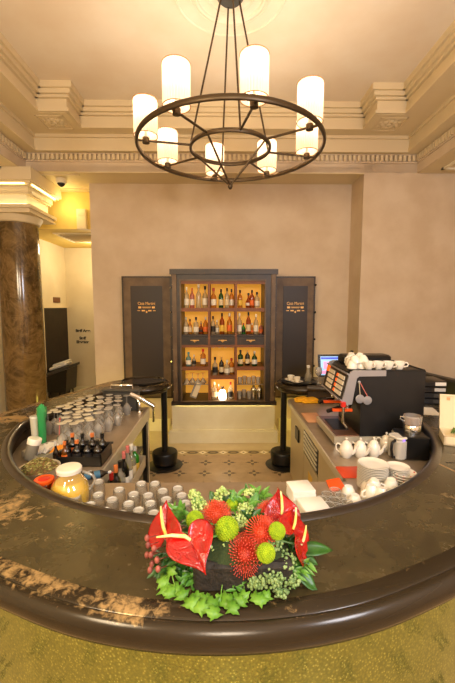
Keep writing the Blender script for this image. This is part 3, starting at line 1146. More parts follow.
CABG = 'bottles and glasses in the lit cabinet'
rows = [   # column, shelf z, row name, list of (px, top py, shape, glass, label, cap, words)
    (0, zs1, 'top left shelf', [(186.5, 287, 'tall', 'clear', 'white', 'white', 'clear bottle with white label'), (192, 288, 'tall', 'pink', 'white', 'orange', 'pinkish bottle with white label'),
                                (198.5, 284, 'round', 'clear', None, 'silver', 'tall clear bottle with silver cap'), (205, 286, 'round', 'clear', 'white', 'black', 'clear bottle with long black cap')]),
    (1, zs1, 'top middle shelf', [(213.5, 288, 'round', 'gold', 'white', 'red', 'pale gold bottle with red cap'), (221, 289, 'wine', 'green', 'cream', 'black', 'dark green bottle with cream label'),
                                  (227, 288, 'tall', 'clear', 'cream', 'black', 'clear bottle with black cap'), (231.5, 289, 'tall', 'gold', 'white', 'black', 'gold bottle with white label')]),
    (2, zs1, 'top right shelf', [(240, 290, 'tall', 'gold', 'yellow', 'black', 'gold bottle with yellow label'), (248.5, 293, 'flask', 'amber', 'white', 'black', 'round amber bottle with white label'),
                                 (252, 290, 'tall', 'amber', 'orange', 'black', 'tall amber bottle with orange label'), (257, 292, 'square', 'clear', 'white', 'black', 'square clear bottle with white label')]),
    (0, zd1 + .012, 'second left shelf', [(186, 317, 'tall', 'clear', 'white', 'silver', 'clear bottle with silver cap'), (190, 319, 'slim', 'gold', 'cream', 'black', 'slim gold bottle with cream label'),
                                    (196, 317, 'square', 'clear', 'white', 'black', 'square clear bottle'), (201, 321, 'flask', 'amber', 'black', 'gold', 'squat amber bottle with black label'),
                                    (205.5, 317, 'tall', 'gold', 'orange', 'silver', 'tall gold bottle with orange label')]),
    (1, zd1 + .012, 'second middle shelf', [(213, 316, 'tall', 'clear', 'black', 'black', 'clear bottle with black label'), (217, 320, 'slim', 'clear', 'white', 'white', 'slim clear bottle with white cap'),
                                     (222, 313, 'tall', 'amber', 'yellow', 'black', 'tall amber bottle with yellow label'), (229.5, 313, 'round', 'gold', 'orange', 'silver', 'round gold bottle with orange label')]),
    (2, zd1 + .012, 'second right shelf', [(239.5, 313, 'tall', 'clear', 'white', 'white', 'clear bottle with white cap'), (243.5, 325, 'slim', 'bright green', 'black', 'red', 'small bright green bottle'),
                                     (248.5, 312, 'tall', 'amber', 'cream', 'black', 'tall amber bottle with cream label'), (252, 326, 'flask', 'gold', 'orange', 'white', 'squat gold bottle with orange label'),
                                     (256, 314, 'tall', 'clear', 'white', 'white', 'tall clear bottle with white label'), (261, 324, 'square', 'pink', 'orange', 'gold', 'small pink bottle')]),
    (0, zs3, 'third left shelf', [(188.5, 352, 'round', 'blue', 'white', 'blue', 'pale blue bottle'), (194, 355, 'slim', 'clear', 'black', 'white', 'small clear bottle with black label'),
                                  (203, 349, 'square', 'gold', 'white', 'red', 'large gold bottle with red cap')]),
    (1, zsm, 'third middle shelf', [(215, 357, 'round', 'clear', 'black', 'black', 'round clear bottle with black label'), (221.5, 357, 'wine', 'dark', 'cream', 'gold', 'dark wine bottle with cream label'),
                                    (227, 360, 'square', 'clear', 'white', 'white', 'square clear bottle with white cap'), (231.5, 358, 'square', 'gold', 'cream', 'red', 'square gold bottle')]),
    (2, zs3, 'third right shelf', [(240.5, 350, 'square', 'green', 'cream', 'black', 'green bottle with cream label'), (247.5, 350, 'wine', 'black', 'cream', 'gold', 'black wine bottle with cream label'),
                                   (254.5, 351, 'round', 'green', 'white', 'silver', 'round green bottle with white label')]),
    (1, ib, 'bottom middle shelf', [(214.2, 382, 'square', 'clear', 'cream', 'white', 'square clear bottle'), (218.5, 384, 'slim', 'gold', 'white', 'white', 'slim gold bottle'), (230.5, 382, 'tall', 'clear', 'black', 'red', 'clear bottle with black label')]),
]
CP['blue'] = mat('blue_cap', (90, 150, 170), .4)
for (ci, z, rn, lst) in rows:
    for k, (px, py, shp, gl, lab, cp, words) in enumerate(lst):
        yy = YC + .1 + (.05 if k % 2 else 0)
        p = A(px, py, yy)
        h = max(.16, p.z - z)
        r = min({'tall': .036, 'slim': .031, 'round': .042, 'square': .04, 'flask': .048, 'wine': .037}[shp], h * .2)
        bottle(shp, gl, lab, cp, h, r, (p.x, yy, z + .0005), '%s, %s from left, %s of cabinet' % (words, ORD[k], rn), CABG)


def lathe_thing(name, prof, m, loc, label, cat, group, n=24, rot=None, base=None):
    b = B(); b.lathe(prof, n=n, caps=False)
    if base:
        b.k = 1
        b.lathe(base, n=n, caps=False)
        m = [m, M['base_highlight']]
    o = b.build(name, m)
    o.location = loc
    if rot:
        o.rotation_euler = rot
    return tag(o, label, cat, group)


def copy1(o, loc, rot=None, label=None, scale=None):
    c = o.copy()
    COL.objects.link(c)
    c.location = loc
    if rot:
        c.rotation_euler = rot
    if label:
        c['label'] = label
    if scale:
        c.scale = scale
    return c


# cabinet glassware
MART = [(.0, .0), (.036, 0), (.036, .003), (.005, .008), (.004, .07), (.01, .078), (.055, .14), (.053, .14), (.008, .082)]
mg = None
for k, px in enumerate((187, 192.5, 198, 203)):
    p = A(px, 384, YC + .12 + (.07 if k % 2 else 0))
    pr = [(r, .14 - z) for r, z in MART]
    lab = 'upturned cocktail glass on the left glass shelf of the cabinet'
    if mg is None:
        mg = lathe_thing('cocktail_glass', pr, M['glassw'], (p.x, p.y, zs4 + .0005), lab, 'glass', 'cocktail glasses in the cabinet', 18)
    else:
        copy1(mg, (p.x, p.y, zs4 + .0005))
TB = [(0, .0), (.028, 0), (.03, .01), (.034, .09), (.032, .09), (.027, .014), (0, .012)]
sg_ = None
for k, px in enumerate((240, 244.5, 249, 253.5, 258)):
    p = A(px, 384, YC + .1 + (.09 if k % 2 else 0))
    lab = 'short clear glass on the right glass shelf of the cabinet'
    if sg_ is None:
        sg_ = lathe_thing('short_glass', TB, M['glassw'], (p.x, p.y, zs4 + .0005), lab, 'glass', 'short glasses in the cabinet', 18)
    else:
        copy1(sg_, (p.x, p.y, zs4 + .0005))
for k, px in enumerate((239.5, 244, 249)):
    p = A(px, 398, YC + .1 + (.09 if k % 2 else 0))
    lab = 'clear tumbler on the bottom right shelf of the cabinet'
    if k == 0:
        sg2 = lathe_thing('clear_tumbler', [(r * 1.1, z * 1.3) for r, z in TB], M['glassw'], (p.x, p.y, ib + .0005), lab, 'glass', 'tumblers at the bottom of the cabinet', 18)
    else:
        copy1(sg2, (p.x, p.y, ib + .0005))
for k, (px, w_) in enumerate(((253.5, 'left'), (259.3, 'right'))):
    p = A(px, 398, YC + .08)
    s_ = thing('cocktail_shaker', 'steel cocktail shaker, %s one of two at the bottom right of the cabinet' % w_, 'shaker', (p.x, p.y, ib + .0005), 0, 'shakers in the cabinet')
    b = B(); b.lathe([(0, 0), (.032, 0), (.034, .01), (.044, .13)], n=20, caps=False); b.build('cup', M['chrome'], s_)
    b = B(); b.lathe([(.045, .13), (.045, .15), (.03, .175), (.018, .18), (.018, .21), (0, .212)], n=20, caps=False); b.build('cap', M['chrome'], s_)
# folder leaning in the bottom left bay
lm = thing('leaning_menu', 'grey menu folder leaning in the bottom left bay of the cabinet', 'menu', (cx_(195), YC + .07, ib))
b = B(); b.box((0, 0, .125), (.10, .022, .25), ry=.38); b.build('cover', mat('grey_card', (150, 142, 128), .5), lm)
b = B(); b.box((.012, -.012, .125), (.07, .004, .215), ry=.38); b.build('page', M['papershade'], lm)
lm.location.z += .022
# white rail of stoppers
for k in range(4):
    px = 213.5 + k * 6
    p = A(px, 347, YC + .06)
    o = B(); o.lathe([(0, 0), (.008, 0), (.01, -.03), (.016, -.035), (.016, -.05), (0, -.052)], n=10, caps=False)
    o = o.build('wall_stopper', CP['white']); o.location = (p.x, YC + .06, zd0 + .009)
    tag(o, 'white knob hanging under the middle drawer of the cabinet', 'knob', 'knobs under the middle drawer')
# glowing lantern
p = A(222.5, 398, YC + .07)
lt = thing('candle_lantern', 'bright glowing glass lamp at the bottom middle of the cabinet', 'lamp', (p.x, p.y, ib + .0005))
b = B(); b.lathe([(0, 0), (.05, 0), (.055, .02), (.06, .06), (.04, .13), (.025, .15)], n=20, caps=False); b.build('shade', mat('lamp_glass', (255, 244, 220), .3, emis=(255, 234, 196), es=7), lt)
b = B(); b.lathe([(.024, .15), (.028, .16), (.02, .2), (0, .2)], n=16, caps=False); b.build('cap', M['chrome'], lt)
# ================================================================== left work surface
# ---- upturned tumblers at the near left
TG = 'upturned tumblers on the near left worktop'
tb_prof = [(.0, .083), (.024, .083), (.027, .090), (.029, .090), (.032, .084), (.036, .0), (.0335, .0), (.029, .072), (.02, .076), (.0, .077)]
def inside(p, rad):
    """keep clear of the curved inner rim of the bar"""
    d = Vector((p.x, p.y - 3.12))
    lim = 1.585 - rad
    if d.length > lim and p.y < 3.12:
        d *= lim / d.length
    return Vector((d.x, d.y + 3.12, p.z))


tum = None
tops = [(75, 496), (87, 487), (98.5, 481), (90, 504), (98, 494), (105, 510), (112, 499), (119, 489), (121, 513), (128.5, 503), (133.5, 493.5), (136, 510),
        (141, 483), (150.5, 483), (146, 494.5), (143.5, 502.5), (151.5, 512), (158.5, 491.5), (157, 501), (165, 507), (175.5, 488), (168, 497), (181, 499)]
placed = []
for (px, py) in tops:
    p = G(px, py, ZW + .088)
    # keep neighbours from touching
    for it_ in range(12):
        for q in placed:
            d = Vector((p.x - q.x, p.y - q.y))
            if d.length < .0755:
                d = d.normalized() if d.length > 1e-5 else Vector((1, 0))
                p.x += d.x * .012
                p.y += d.y * .012
    p = inside(p, .038)
    placed.append(p)
    loc = (p.x, p.y, ZW + .0005)
    if tum is None:
        tum = lathe_thing('tumbler', tb_prof, M['glass'], loc, 'upturned clear tumbler in the cluster on the near left worktop', 'glass', TG, 28, None, [(.0, .0775), (.022, .0775), (.026, .081), (.0255, .0885), (.022, .0895), (.018, .084), (0, .084)])
    else:
        copy1(tum, loc)

# ---- upturned stemware in rows behind
WG = 'upturned wine glasses in rows on the left worktop'
wp = [(.034, 0), (.039, .03), (.042, .06), (.036, .09), (.018, .108), (.005, .118), (.0035, .125), (.0035, .178), (.006, .184), (.034, .189), (.035, .1915), (.0, .192)]
wp = [(r - .0, z) for r, z in wp]
wine = None
n_w = 0
for i in range(17):
    y = 2.70 + i * .078
    if y > 3.60:
        break
    # inner edge of the bar at this y
    best = min((p for p in inner if p.x < 0), key=lambda p: abs(p.y - y))
    x0 = best.x + .075
    for j in range(9):
        x = x0 + j * .088 + (.03 if i % 2 else 0) * (1 if j else .3)
        x += random.uniform(-.006, .006)
        lim = -.93 + (0 if y > 3.1 else -(3.1 - y) * .3)
        if x > lim:
            break
        if y > 3.72:
            continue
        if y < 2.98 and x < -1.24 + (y - 2.7) * -.25:
            continue
        yy = y + random.uniform(-.005, .005)
        loc = (x, yy, ZW + .0005)
        n_w += 1
        if wine is None:
            wine = lathe_thing('wine_glass', wp, M['glassw'], loc, 'upturned stemmed wine glass in the rows on the left worktop', 'glass', WG, 22, None, [(.028, .1885), (.0345, .1905), (.0345, .1925), (.0, .1935)])
        else:
            s_ = random.choice((.96, 1, 1, 1.05))
            copy1(wine, loc, scale=(1, 1, s_))

# ---- grey lidded bin and chrome arm near the left tip
gb = thing('lidded_bin', 'dark grey lidded bin with chrome bar handle at the far left worktop end', 'bin', (-1.05, 3.92, ZW))
b = B(); b.rbox((0, 0, .10), (.36, .12, .20), .02); b.build('body', M['charcoal'], gb)
b = B(); b.rbox((-.0, 0, .213), (.40, .14, .025), .03); b.build('lid', mat('grey_lid', (78, 74, 66), .4), gb)
b = B(); b.tube([(-.1, -.02, .225), (-.1, -.02, .26), (.12, -.02, .26), (.12, -.02, .225)], .012, 10); b.build('handle', M['chrome'], gb)
gb.location = (-1.055, 3.74, ZW + .001)
gb.rotation_euler.z = -.05
# swing-up chrome lever
lv = thing('chrome_lever', 'chrome hinged arm with long grip in front of the left bar end', 'lever', (-.845, 3.62, ZW + .001))
pA, pB = G(130, 394, 1.12), G(153, 406, .985)
o_ = Vector(lv.location)
b = B()
b.tube([pA - o_, (pA * .5 + pB * .5) - o_ + Vector((0, 0, .012)), pB - o_], .026, 12)
b.build('grip', M['chrome'], lv)
b = B(); b.tube([pB - o_, pB - o_ + Vector((.005, -.01, -.05)), pB - o_ + Vector((.004, -.01, -.16))], .012, 10); b.ball(pB - o_, .026, 12); b.build('hinge', M['chrome'], lv)
b = B(); b.cyl((0, 0, 0), (0, 0, .02), .035); b.tube([(0, 0, .01), (0, 0, .10), pA - o_ + Vector((.04, .03, -.02))], .014, 10); b.build('bracket', M['chrome'], lv)
# black serving tray on the rounded left end
ty = thing('serving_tray', 'dark glossy oval tray on the rounded left end of the bar', 'tray', (-.985, 4.46, ZD + .001))
b = B(); b.lathe([(0, .004), (.24, .004), (.255, .012), (.265, .026), (.258, .026), (.245, .014), (0, .012)], n=40, caps=False)
for q in b.v:
    q.x *= 1.0
    q.y *= .92
b.build('dish', mat('brown_black_gloss', (48, 36, 26), .12, coat=.6), ty)
b = B(); b.lathe([(.253, .0), (.267, .008), (.270, .024), (.26, .0285)], n=40, caps=False)
for q in b.v:
    q.y *= .92
b.build('rim', M['blackm'], ty)

# ---- black crate of dark bottles
pc = G(93, 470, ZW)
crx, cry = -.965, 2.48
ct = thing('bottle_crate', 'open black crate holding dark bottles on the left worktop', 'crate', (crx, cry, ZW + .001))
hw, hd, ht = .15, .115, .085
b = B()
b.span((-hw, -hd, 0), (hw, hd, .006)); b.span((-hw, -hd, 0), (-hw + .006, hd, ht)); b.span((hw - .006, -hd, 0), (hw, hd, ht))
b.span((-hw, hd - .006, 0), (hw, hd, ht)); b.span((-hw, -hd, 0), (hw, -hd + .006, ht * .8))
b.build('box', M['black'], ct)
b = B(); b.span((-hw - .012, hd - .008, ht - .012), (hw + .012, hd + .006, ht)); b.build('rim', M['charcoal'], ct)
k = 0
for iy in range(2):
    for ix in range(4):
        x = crx - .105 + ix * .070
        y = cry - .052 + iy * .10
        capc = ('black', 'amber', 'black', 'black', 'orange', 'black', 'orange', 'black')[k]
        bottle('round', 'black' if k % 3 else 'dark', ('orange', None, 'black', None)[ix] if iy else 'black', {'amber': 'orange'}.get(capc, capc), .155 + .012 * iy, .032, (x, y, ZW + .008),
               'dark bottle with %s cap, %s from left in the %s row of the black crate' % (capc, ORD[ix], 'back' if iy else 'front'), 'dark bottles in the crate')
        k += 1
# small bottles with blue labels lying in front of the crate
for k, (px, py, rz, w_) in enumerate(((72, 478, 2.3, 'left'), (81, 478, 2.2, 'middle'), (91, 476, 2.0, 'right'))):
    p = G(px, py, ZW + .025)
    bottle('slim', 'dark', 'blue', 'silver', .12, .024, (p.x, p.y, ZW + .026), 'small dark bottle with blue label lying before the crate, %s one of three' % w_, 'lying small bottles', rot=(PI / 2 - .02, 0, rz))
# amber capped little bottle and clear bottle
p = G(65.5, 464, ZW)
bottle('slim', 'amber', 'orange', 'orange', .16, .025, (p.x, p.y, ZW), 'small amber bottle with orange label standing left of the black crate', None)
p = G(56.5, 466, ZW)
bottle('slim', 'dark', None, 'silver', .17, .021, (p.x, p.y, ZW), 'thin dark bottle with pourer cap behind the yellow juice jug', None)

# ---- tray of wrapped packets
p = G(51, 457, ZW)
pt = thing('packet_tray', 'steel tray with white and orange wrapped packets by the left rim', 'tray', (p.x - .02, p.y + .075, ZW + .001), -.55)
b = B(); b.span((-.11, -.17, 0), (.11, .17, .005)); b.span((-.11, -.17, 0), (-.105, .17, .05)); b.span((.105, -.17, 0), (.11, .17, .05)); b.span((-.11, .165, 0), (.11, .17, .05)); b.span((-.11, -.17, 0), (.11, -.165, .05))
b.build('pan', M['steel'], pt)
b = B()
for k in range(9):
    b.box((-.055 + random.uniform(-.01, .01), -.12 + k * .026, .028 + .004 * (k % 3)), (.085, .05, .006), rx=.7, rz=random.uniform(-.1, .1))
b.build('white_packets', M['paper'], pt)
b = B()
for k in range(6):
    b.box((.05 + random.uniform(-.008, .008), -.02 + k * .026, .03 + .004 * (k % 2)), (.075, .05, .006), rx=.7, rz=random.uniform(-.1, .1))
b.build('orange_packets', mat('orange_wrap', (238, 150, 40), .5), pt)

# ---- herb bowl
p = inside(G(33, 470, ZW + .05), .125)
hb = thing('herb_pan', 'steel pan heaped with chopped green and brown herbs by the left rim', 'pan', (p.x, p.y, ZW + .001))
b = B(); b.lathe([(0, 0), (.10, 0), (.118, .055), (.124, .06), (.114, .056), (.098, .006), (0, .006)], n=32, caps=False); b.build('pan', M['steel'], hb)
b = B()
hcol = [mat('herb_green', (128, 124, 62), .8), mat('herb_brown', (120, 92, 52), .8), mat('herb_pale', (186, 170, 112), .8)]
for k in range(420):
    a, r = random.uniform(0, 2 * PI), .105 * math.sqrt(random.random())
    z = .05 + .055 * (1 - (r / .105) ** 2) + random.uniform(-.004, .006)
    b.k = random.choice((0, 0, 1, 2))
    b.box((r * cos(a), r * sin(a), z), (random.uniform(.008, .018), random.uniform(.006, .012), .004), rz=random.uniform(0, 3), rx=random.uniform(-.8, .8))
b.k = 1
b.lathe([(0, .10), (.05, .09), (.09, .062), (.108, .046)], n=24, caps=False)
hh = b.build('herbs', hcol, hb)
hh['kind'] = 'stuff'

# ---- orange lidded jar
p = inside(G(41, 483, ZW + .10), .055)
oj = thing('preserve_jar', 'low glass jar of brown red preserve with bright orange lid', 'jar', (p.x, p.y, ZW + .001))
b = B(); b.lathe([(0, .002), (.044, .002), (.05, .012), (.05, .09), (.045, .10)], n=24, caps=False); b.build('body', liquid('preserve_glass', (190, 90, 40), .6, (150, 62, 26)), oj)
b = B(); b.lathe([(.048, .098), (.053, .10), (.053, .116), (.047, .12), (.04, .117), (0, .117)], n=28, caps=False); b.build('lid', [M['orange']], oj)
b = B(); b.lathe([(0, .1185), (.03, .1185), (.032, .1175)], n=20, caps=False); b.build('lid_seal', M['red'], oj)

# ---- juice jug
p = G(63, 507, ZW + .02)
jj = thing('juice_jug', 'round glass jug of yellow juice with white lid and curved handle', 'jug', inside(Vector((p.x, p.y + .035, ZW + .001)), .108))
jj.scale = (1.16, 1.16, 1.12)
b = B(); b.lathe([(0, .003), (.075, .003), (.088, .014), (.09, .07), (.078, .11), (.056, .14), (.047, .16), (.047, .172)], n=36, caps=False); b.build('body', M['glass'], jj)
b = B(); b.lathe([(0, .005), (.073, .005), (.086, .015), (.088, .07), (.076, .109), (.064, .125), (0, .125)], n=36, caps=False); b.build('juice', mat('yellow_juice', (244, 196, 26), .25, coat=.4), jj)
b = B(); b.lathe([(.045, .165), (.056, .167), (.057, .184), (.052, .19), (0, .192)], n=32, caps=False); b.build('lid', M['porcelain'], jj)
hp = [(.05 + .055 * sin(PI * k / 12), .018, .158 - .12 * k / 12 + .02 * sin(PI * k / 12)) for k in range(13)]
b = B(); b.tube([(x + .005, y, z) for x, y, z in hp], .007, 10); b.build('handle', M['glassw'], jj)

# ---- white-capped grey jar against the rim
p = inside(G(29, 448, ZW + .1), .075)
wj = thing('spice_jar', 'grey jar with white screw lid leaning at the far left rim', 'jar', (p.x, p.y, ZW + .02), 0)
b = B(); b.lathe([(0, 0), (.036, 0), (.04, .008), (.04, .10), (.035, .112)], n=24, caps=False); b.build('body', mat('grey_jar', (128, 120, 104), .4), wj)
b = B(); b.lathe([(.038, .108), (.046, .11), (.046, .145), (.042, .15), (0, .151)], n=28, caps=False); b.build('lid', M['porcelain'], wj)
wj.rotation_euler = (-.12, .25, 0)
# ---- black straw holder
p = G(30, 436, ZW + .06)
sh_ = thing('straw_holder', 'black holder full of black straws at the left rim', 'holder', (p.x + .02, p.y + .10, ZW + .001))
b = B(); b.lathe([(0, 0), (.042, 0), (.045, .11), (.041, .11), (.038, .006), (0, .006)], n=20, caps=False); b.build('cup', M['black'], sh_)
b = B()
for k in range(22):
    a, r = random.uniform(0, 6.28), random.uniform(.003, .032)
    b.cyl((r * cos(a) * .7, r * sin(a) * .7, .01), (r * cos(a) * 1.15, r * sin(a) * 1.15, .19 + random.uniform(-.012, .012)), .0035, n=6)
b.build('straws', M['blackm'], sh_)
# ---- tall white carton with the green bundle
p = G(39.5, 446, ZW)
wc = thing('paper_cup_stack', 'tall white sleeve standing beside the green wrapped bundle', 'sleeve', (p.x - .02, p.y - .01, ZW + .001))
wc.scale = (1, 1, 1.12)
b = B(); b.lathe([(0, 0), (.026, 0), (.034, .21), (.030, .21), (.024, .006), (0, .006)], n=22, caps=False); b.build('sleeve', mat('pale_grey_card', (206, 200, 180), .6), wc)
b = B(); b.lathe([(.0345, .202), (.0362, .206), (.0355, .212), (.03, .213)], n=22, caps=False); b.build('rim', M['paper'], wc)
gn = thing('straw_bundle', 'bundle of bright green straws in crinkled green wrap at the left rim', 'straws', (p.x + .045, p.y - .035, ZW + .001))
gn.scale = (1, 1, 1.2)
b = B()
vs, fs = [], []
n = 18
for q, z in enumerate((0, .05, .10, .15, .20, .235, .262)):
    for i in range(n):
        a = 2 * PI * i / n
        r = (.026, .025, .026, .027, .03, .036, .03)[q] + random.uniform(-.003, .003) * (1 + q * .25)
        vs.append((r * cos(a), r * sin(a), z + random.uniform(-.006, .006) * (q > 3)))
fs = [(q * n + i, q * n + (i + 1) % n, (q + 1) * n + (i + 1) % n, (q + 1) * n + i) for q in range(6) for i in range(n)]
b.add(vs, fs)
b.build('wrap', liquid('green_film', (130, 230, 170), .6, (96, 214, 140)), gn)
b = B()
for k in range(16):
    a, r = k * 2.4, .005 + .015 * (k / 16)
    b.cyl((r * cos(a), r * sin(a), .004), (r * cos(a) * 1.3, r * sin(a) * 1.3, .25 + random.uniform(-.02, .035)), .0042, n=6)
b.build('straws', M['green'], gn)
rs = thing('bar_spoon_set', 'thin red tipped stirrer standing by the green bundle', 'stirrer', (p.x + .135, p.y + .03, ZW + .001))
b = B(); b.cyl((0, 0, .006), (.012, .01, .20), .004, n=8); b.build('stick', CP['pink'], rs)
b = B(); b.lathe([(0, 0), (.014, 0), (.014, .006), (0, .008)], n=12, caps=False); b.ball((.012, .01, .20), .008, 8); b.build('tips', M['red'], rs)

# ---- speed rail with bottles on the aisle side
sr = thing('speed_rail', 'steel speed rail on the aisle side of the left unit', 'rack', (-.735, 2.62, .6))
b = B(); b.span((-.783, 2.2, .6), (-.68, 3.10, .61)); b.span((-.684, 2.2, .6), (-.68, 3.10, .70)); b.span((-.783, 2.2, .6), (-.779, 3.10, .76)); b.span((-.783, 2.2, .6), (-.68, 2.204, .70)); b.span((-.783, 3.096, .6), (-.68, 3.10, .70))
b.build('trough', M['steel'], sr, True)
spb = [(2.30, 'tall', 'dark', 'red', 'red', .31, 'dark bottle with red cap'), (2.40, 'wine', 'dark', 'cream', 'orange', .315, 'dark bottle with tan cap'), (2.50, 'square', 'clear', 'black', 'black', .30, 'clear bottle with black label'),
       (2.60, 'tall', 'black', 'white', 'pink', .33, 'black bottle with pink cap'), (2.71, 'tall', 'clear', 'white', 'pink', .33, 'clear bottle with pink cap'), (2.82, 'round', 'clear', 'cream', 'white', .30, 'clear bottle with white cap'), (2.93, 'tall', 'bright green', 'yellow', 'silver', .24, 'green bottle')]
for k, (y, shp, gl, lab, cp, h, words) in enumerate(spb):
    bottle(shp, gl, lab, cp, h, .036, (-.731, y, .6105), '%s, %s from the near end of the speed rail' % (words, ORD[k]), 'bottles in the speed rail')
# bottles on the open shelf behind
for k, (x, y, gl) in enumerate(((-.95, 2.5, 'clear'), (-.95, 2.75, 'amber'), (-.95, 3.0, 'clear'), (-.95, 3.55, 'dark'))):
    bottle('tall', gl, 'white', 'black', .29, .038, (x, y, .511), '%s bottle on the shelf under the left worktop, %s from near end' % (gl, ORD[k]), 'bottles on the open shelf')

# ================================================================== right work surface
# ---- espresso machine
em = thing('espresso_machine', 'large black espresso machine with silver trim on the right worktop', 'coffee machine', (1.25, 3.0, ZW))
NY, FY = 2.70, 3.24
ZT = A(426, 370.4, NY).z
XR_ = A(426.3, 380, NY).x
xb = A(349, 380, NY).x
xh = A(342, 400, NY).x
zh = A(342, 398, NY).z
prof = [(xb + .10, ZW + .07), (xb + .10, zh - .02), (xh + .03, zh - .01), (xb + .025, ZT - .03), (xb + .05, ZT - .012), (XR_, ZT - .012), (XR_, ZW + .02), (xb + .3, ZW + .02)]
b = B(); b.profile_y(prof, NY + .012, FY - .012); b.build('body', mat('black_machine_panel', (17, 15, 14), .42, bump=(90, .03)), em, True)
# silver band on near and far cheeks
cx1 = A(386, 372, NY).x
band = [(xh, zh - .02), (xb, ZT - .03), (xb + .012, ZT - .01), (xb + .04, ZT), (cx1, ZT), (cx1, ZT - .042), (xb + .075, ZT - .045), (xb + .058, ZT - .06), (xh + .075, zh - .05), (xh + .03, zh - .05)]
for ya, yb in ((NY - .006, NY + .012), (FY - .012, FY + .006)):
    b = B(); b.profile_y(band, ya, yb); b.build('side_trim', M['satin'], em, True)
# top tray
b = B()
b.span((xb + .05, NY + .01, ZT - .012), (XR_, FY - .01, ZT - .004))
for s_ in ((xb + .06, NY + .02, XR_, NY + .03), (xb + .06, FY - .03, XR_, FY - .02), (XR_ - .012, NY + .02, XR_, FY - .02)):
    b.span((s_[0], s_[1], ZT - .006), (s_[2], s_[3], ZT + .002))
b.build('cup_tray', M['blackm'], em, True)
# dark raised lid at the back of the top
b = B(); b.rbox((xb + .28, FY - .10, ZT + .03), (.42, .17, .07), .03); b.build('hopper_lid', M['blackm'], em, True)
# sloping front with keys
fpan = B()
dx, dz = (xb - .0) - xh, (ZT - .03) - (zh - .02)
nrm = Vector((-dz, 0, dx)).normalized()
c0 = Vector((xh, 0, zh - .02))
up = Vector((dx, 0, dz))
def fp(u, y, e):
    q = c0 + up * u + nrm * e
    return (q.x, y, q.z)
def slab(bb, u0, u1, y0, y1, e0, e1):
    vs = [fp(u, y, e) for e in (e0, e1) for (u, y) in ((u0, y0), (u1, y0), (u1, y1), (u0, y1))]
    bb.add(vs, [(0, 1, 2, 3), (4, 5, 6, 7), (0, 1, 5, 4), (1, 2, 6, 5), (2, 3, 7, 6), (3, 0, 4, 7)])
slab(fpan, .0, 1.0, NY + .012, FY - .012, -.03, .004)
fpan = fpan.build('key_panel', M['black'], em, True)
for g_ in range(2):
    for r_ in range(4):
        kb = B(); slab(kb, .12 + r_ * .2, .27 + r_ * .2, NY + .05 + g_ * .25, NY + .19 + g_ * .25, .004, .012)
        kb.build('key', M['porcelain'], fpan).location = -Vector(em.location)
kb = B()
slab(kb, .72, .95, FY - .085, FY - .03, .004, .014)
for r_ in range(4):
    slab(kb, .14 + r_ * .2, .24 + r_ * .2, NY + .2, NY + .225, .004, .012)
kb.build('orange_light', mat('orange_lamp', (255, 100, 20), .4, emis=(255, 90, 10), es=1.2), fpan).location = -Vector(em.location)
fr = B()
slab(fr, -.02, .03, NY, FY, .0, .014); slab(fr, .97, 1.02, NY, FY, .0, .014)
fr.build('panel_edge', M['satin'], fpan).location = -Vector(em.location)
# drip tray base
bx0 = G(336, 449, ZW).x
b = B(); b.span((bx0, NY + .0, ZW + .02), (xb + .32, FY, ZW + .075)); b.build('drip_base', M['steel'], em, True)
b = B(); b.span((bx0 + .02, NY + .02, ZW + .075), (xb + .10, FY - .02, ZW + .082)); b.build('tray_surround', mat('brown_tray', (120, 84, 62), .35, .4), em, True)
b = B()
for k in range(11):
    b.span((bx0 + .04, NY + .15 + k * .026, ZW + .082), (xb + .06, NY + .165 + k * .026, ZW + .088))
b.build('drip_grille', M['black'], em, True)
for (x, y) in ((bx0 + .05, NY + .05), (bx0 + .05, FY - .05), (XR_ - .06, NY + .06), (XR_ - .06, FY - .06)):
    b = B(); b.cyl((x, y, ZW + .0005), (x, y, ZW + .022), .02); b.build('foot', M['black'], em, True)
# group heads and portafilters
for k, y in enumerate((NY + .14, NY + .40)):
    gx = xh + .085
    b = B(); b.cyl((gx, y, zh - .015), (gx, y, zh - .075), .038, .034, 20); b.cyl((gx, y, zh - .075), (gx, y, zh - .09), .044, n=20); gh = b.build('group_head', M['chrome'], em, True)
    pf = B(); pf.cyl((gx, y, zh - .09), (gx, y, zh - .12), .037, .032, 18); pf.cyl((gx, y, zh - .12), (gx, y, zh - .14), .012); pf.box((gx - .006, y, zh - .145), (.05, .014, .014))
    pf.build('portafilter', M['chrome'], gh).location = -Vector(em.location)
    pf = B(); pf.tube([(gx - .035, y - .01, zh - .105), (gx - .09, y - .03, zh - .112), (gx - .17, y - .06, zh - .125)], .016, 12, [.012, .017, .015]); pf.build('handle', M['black'], gh).location = -Vector(em.location)
sw = B(); sw.cyl((xh + .02, NY + .02, zh - .06), (xh + .02, NY + .02, zh - .20), .011); sw.cyl((xh + .02, NY + .02, zh - .20), (xh + .05, NY + .02, zh - .235), .009); sw.build('steam_wand', M['chrome'], em, True)
kn = B(); kn.rbox((xh + .005, NY - .015, zh - .045), (.035, .035, .04), .008); kn.build('red_knob', M['red'], em, True)
b = B(); b.span((xh - .05, NY + .05, zh - .12), (xh + .1, NY + .075, zh - .10)); b.span((xh - .05, NY + .30, zh - .12), (xh + .1, NY + .33, zh - .10)); b.build('orange_reflection', M['orange'], em, True)  # orange reflection about the group heads, modelled as solid bars
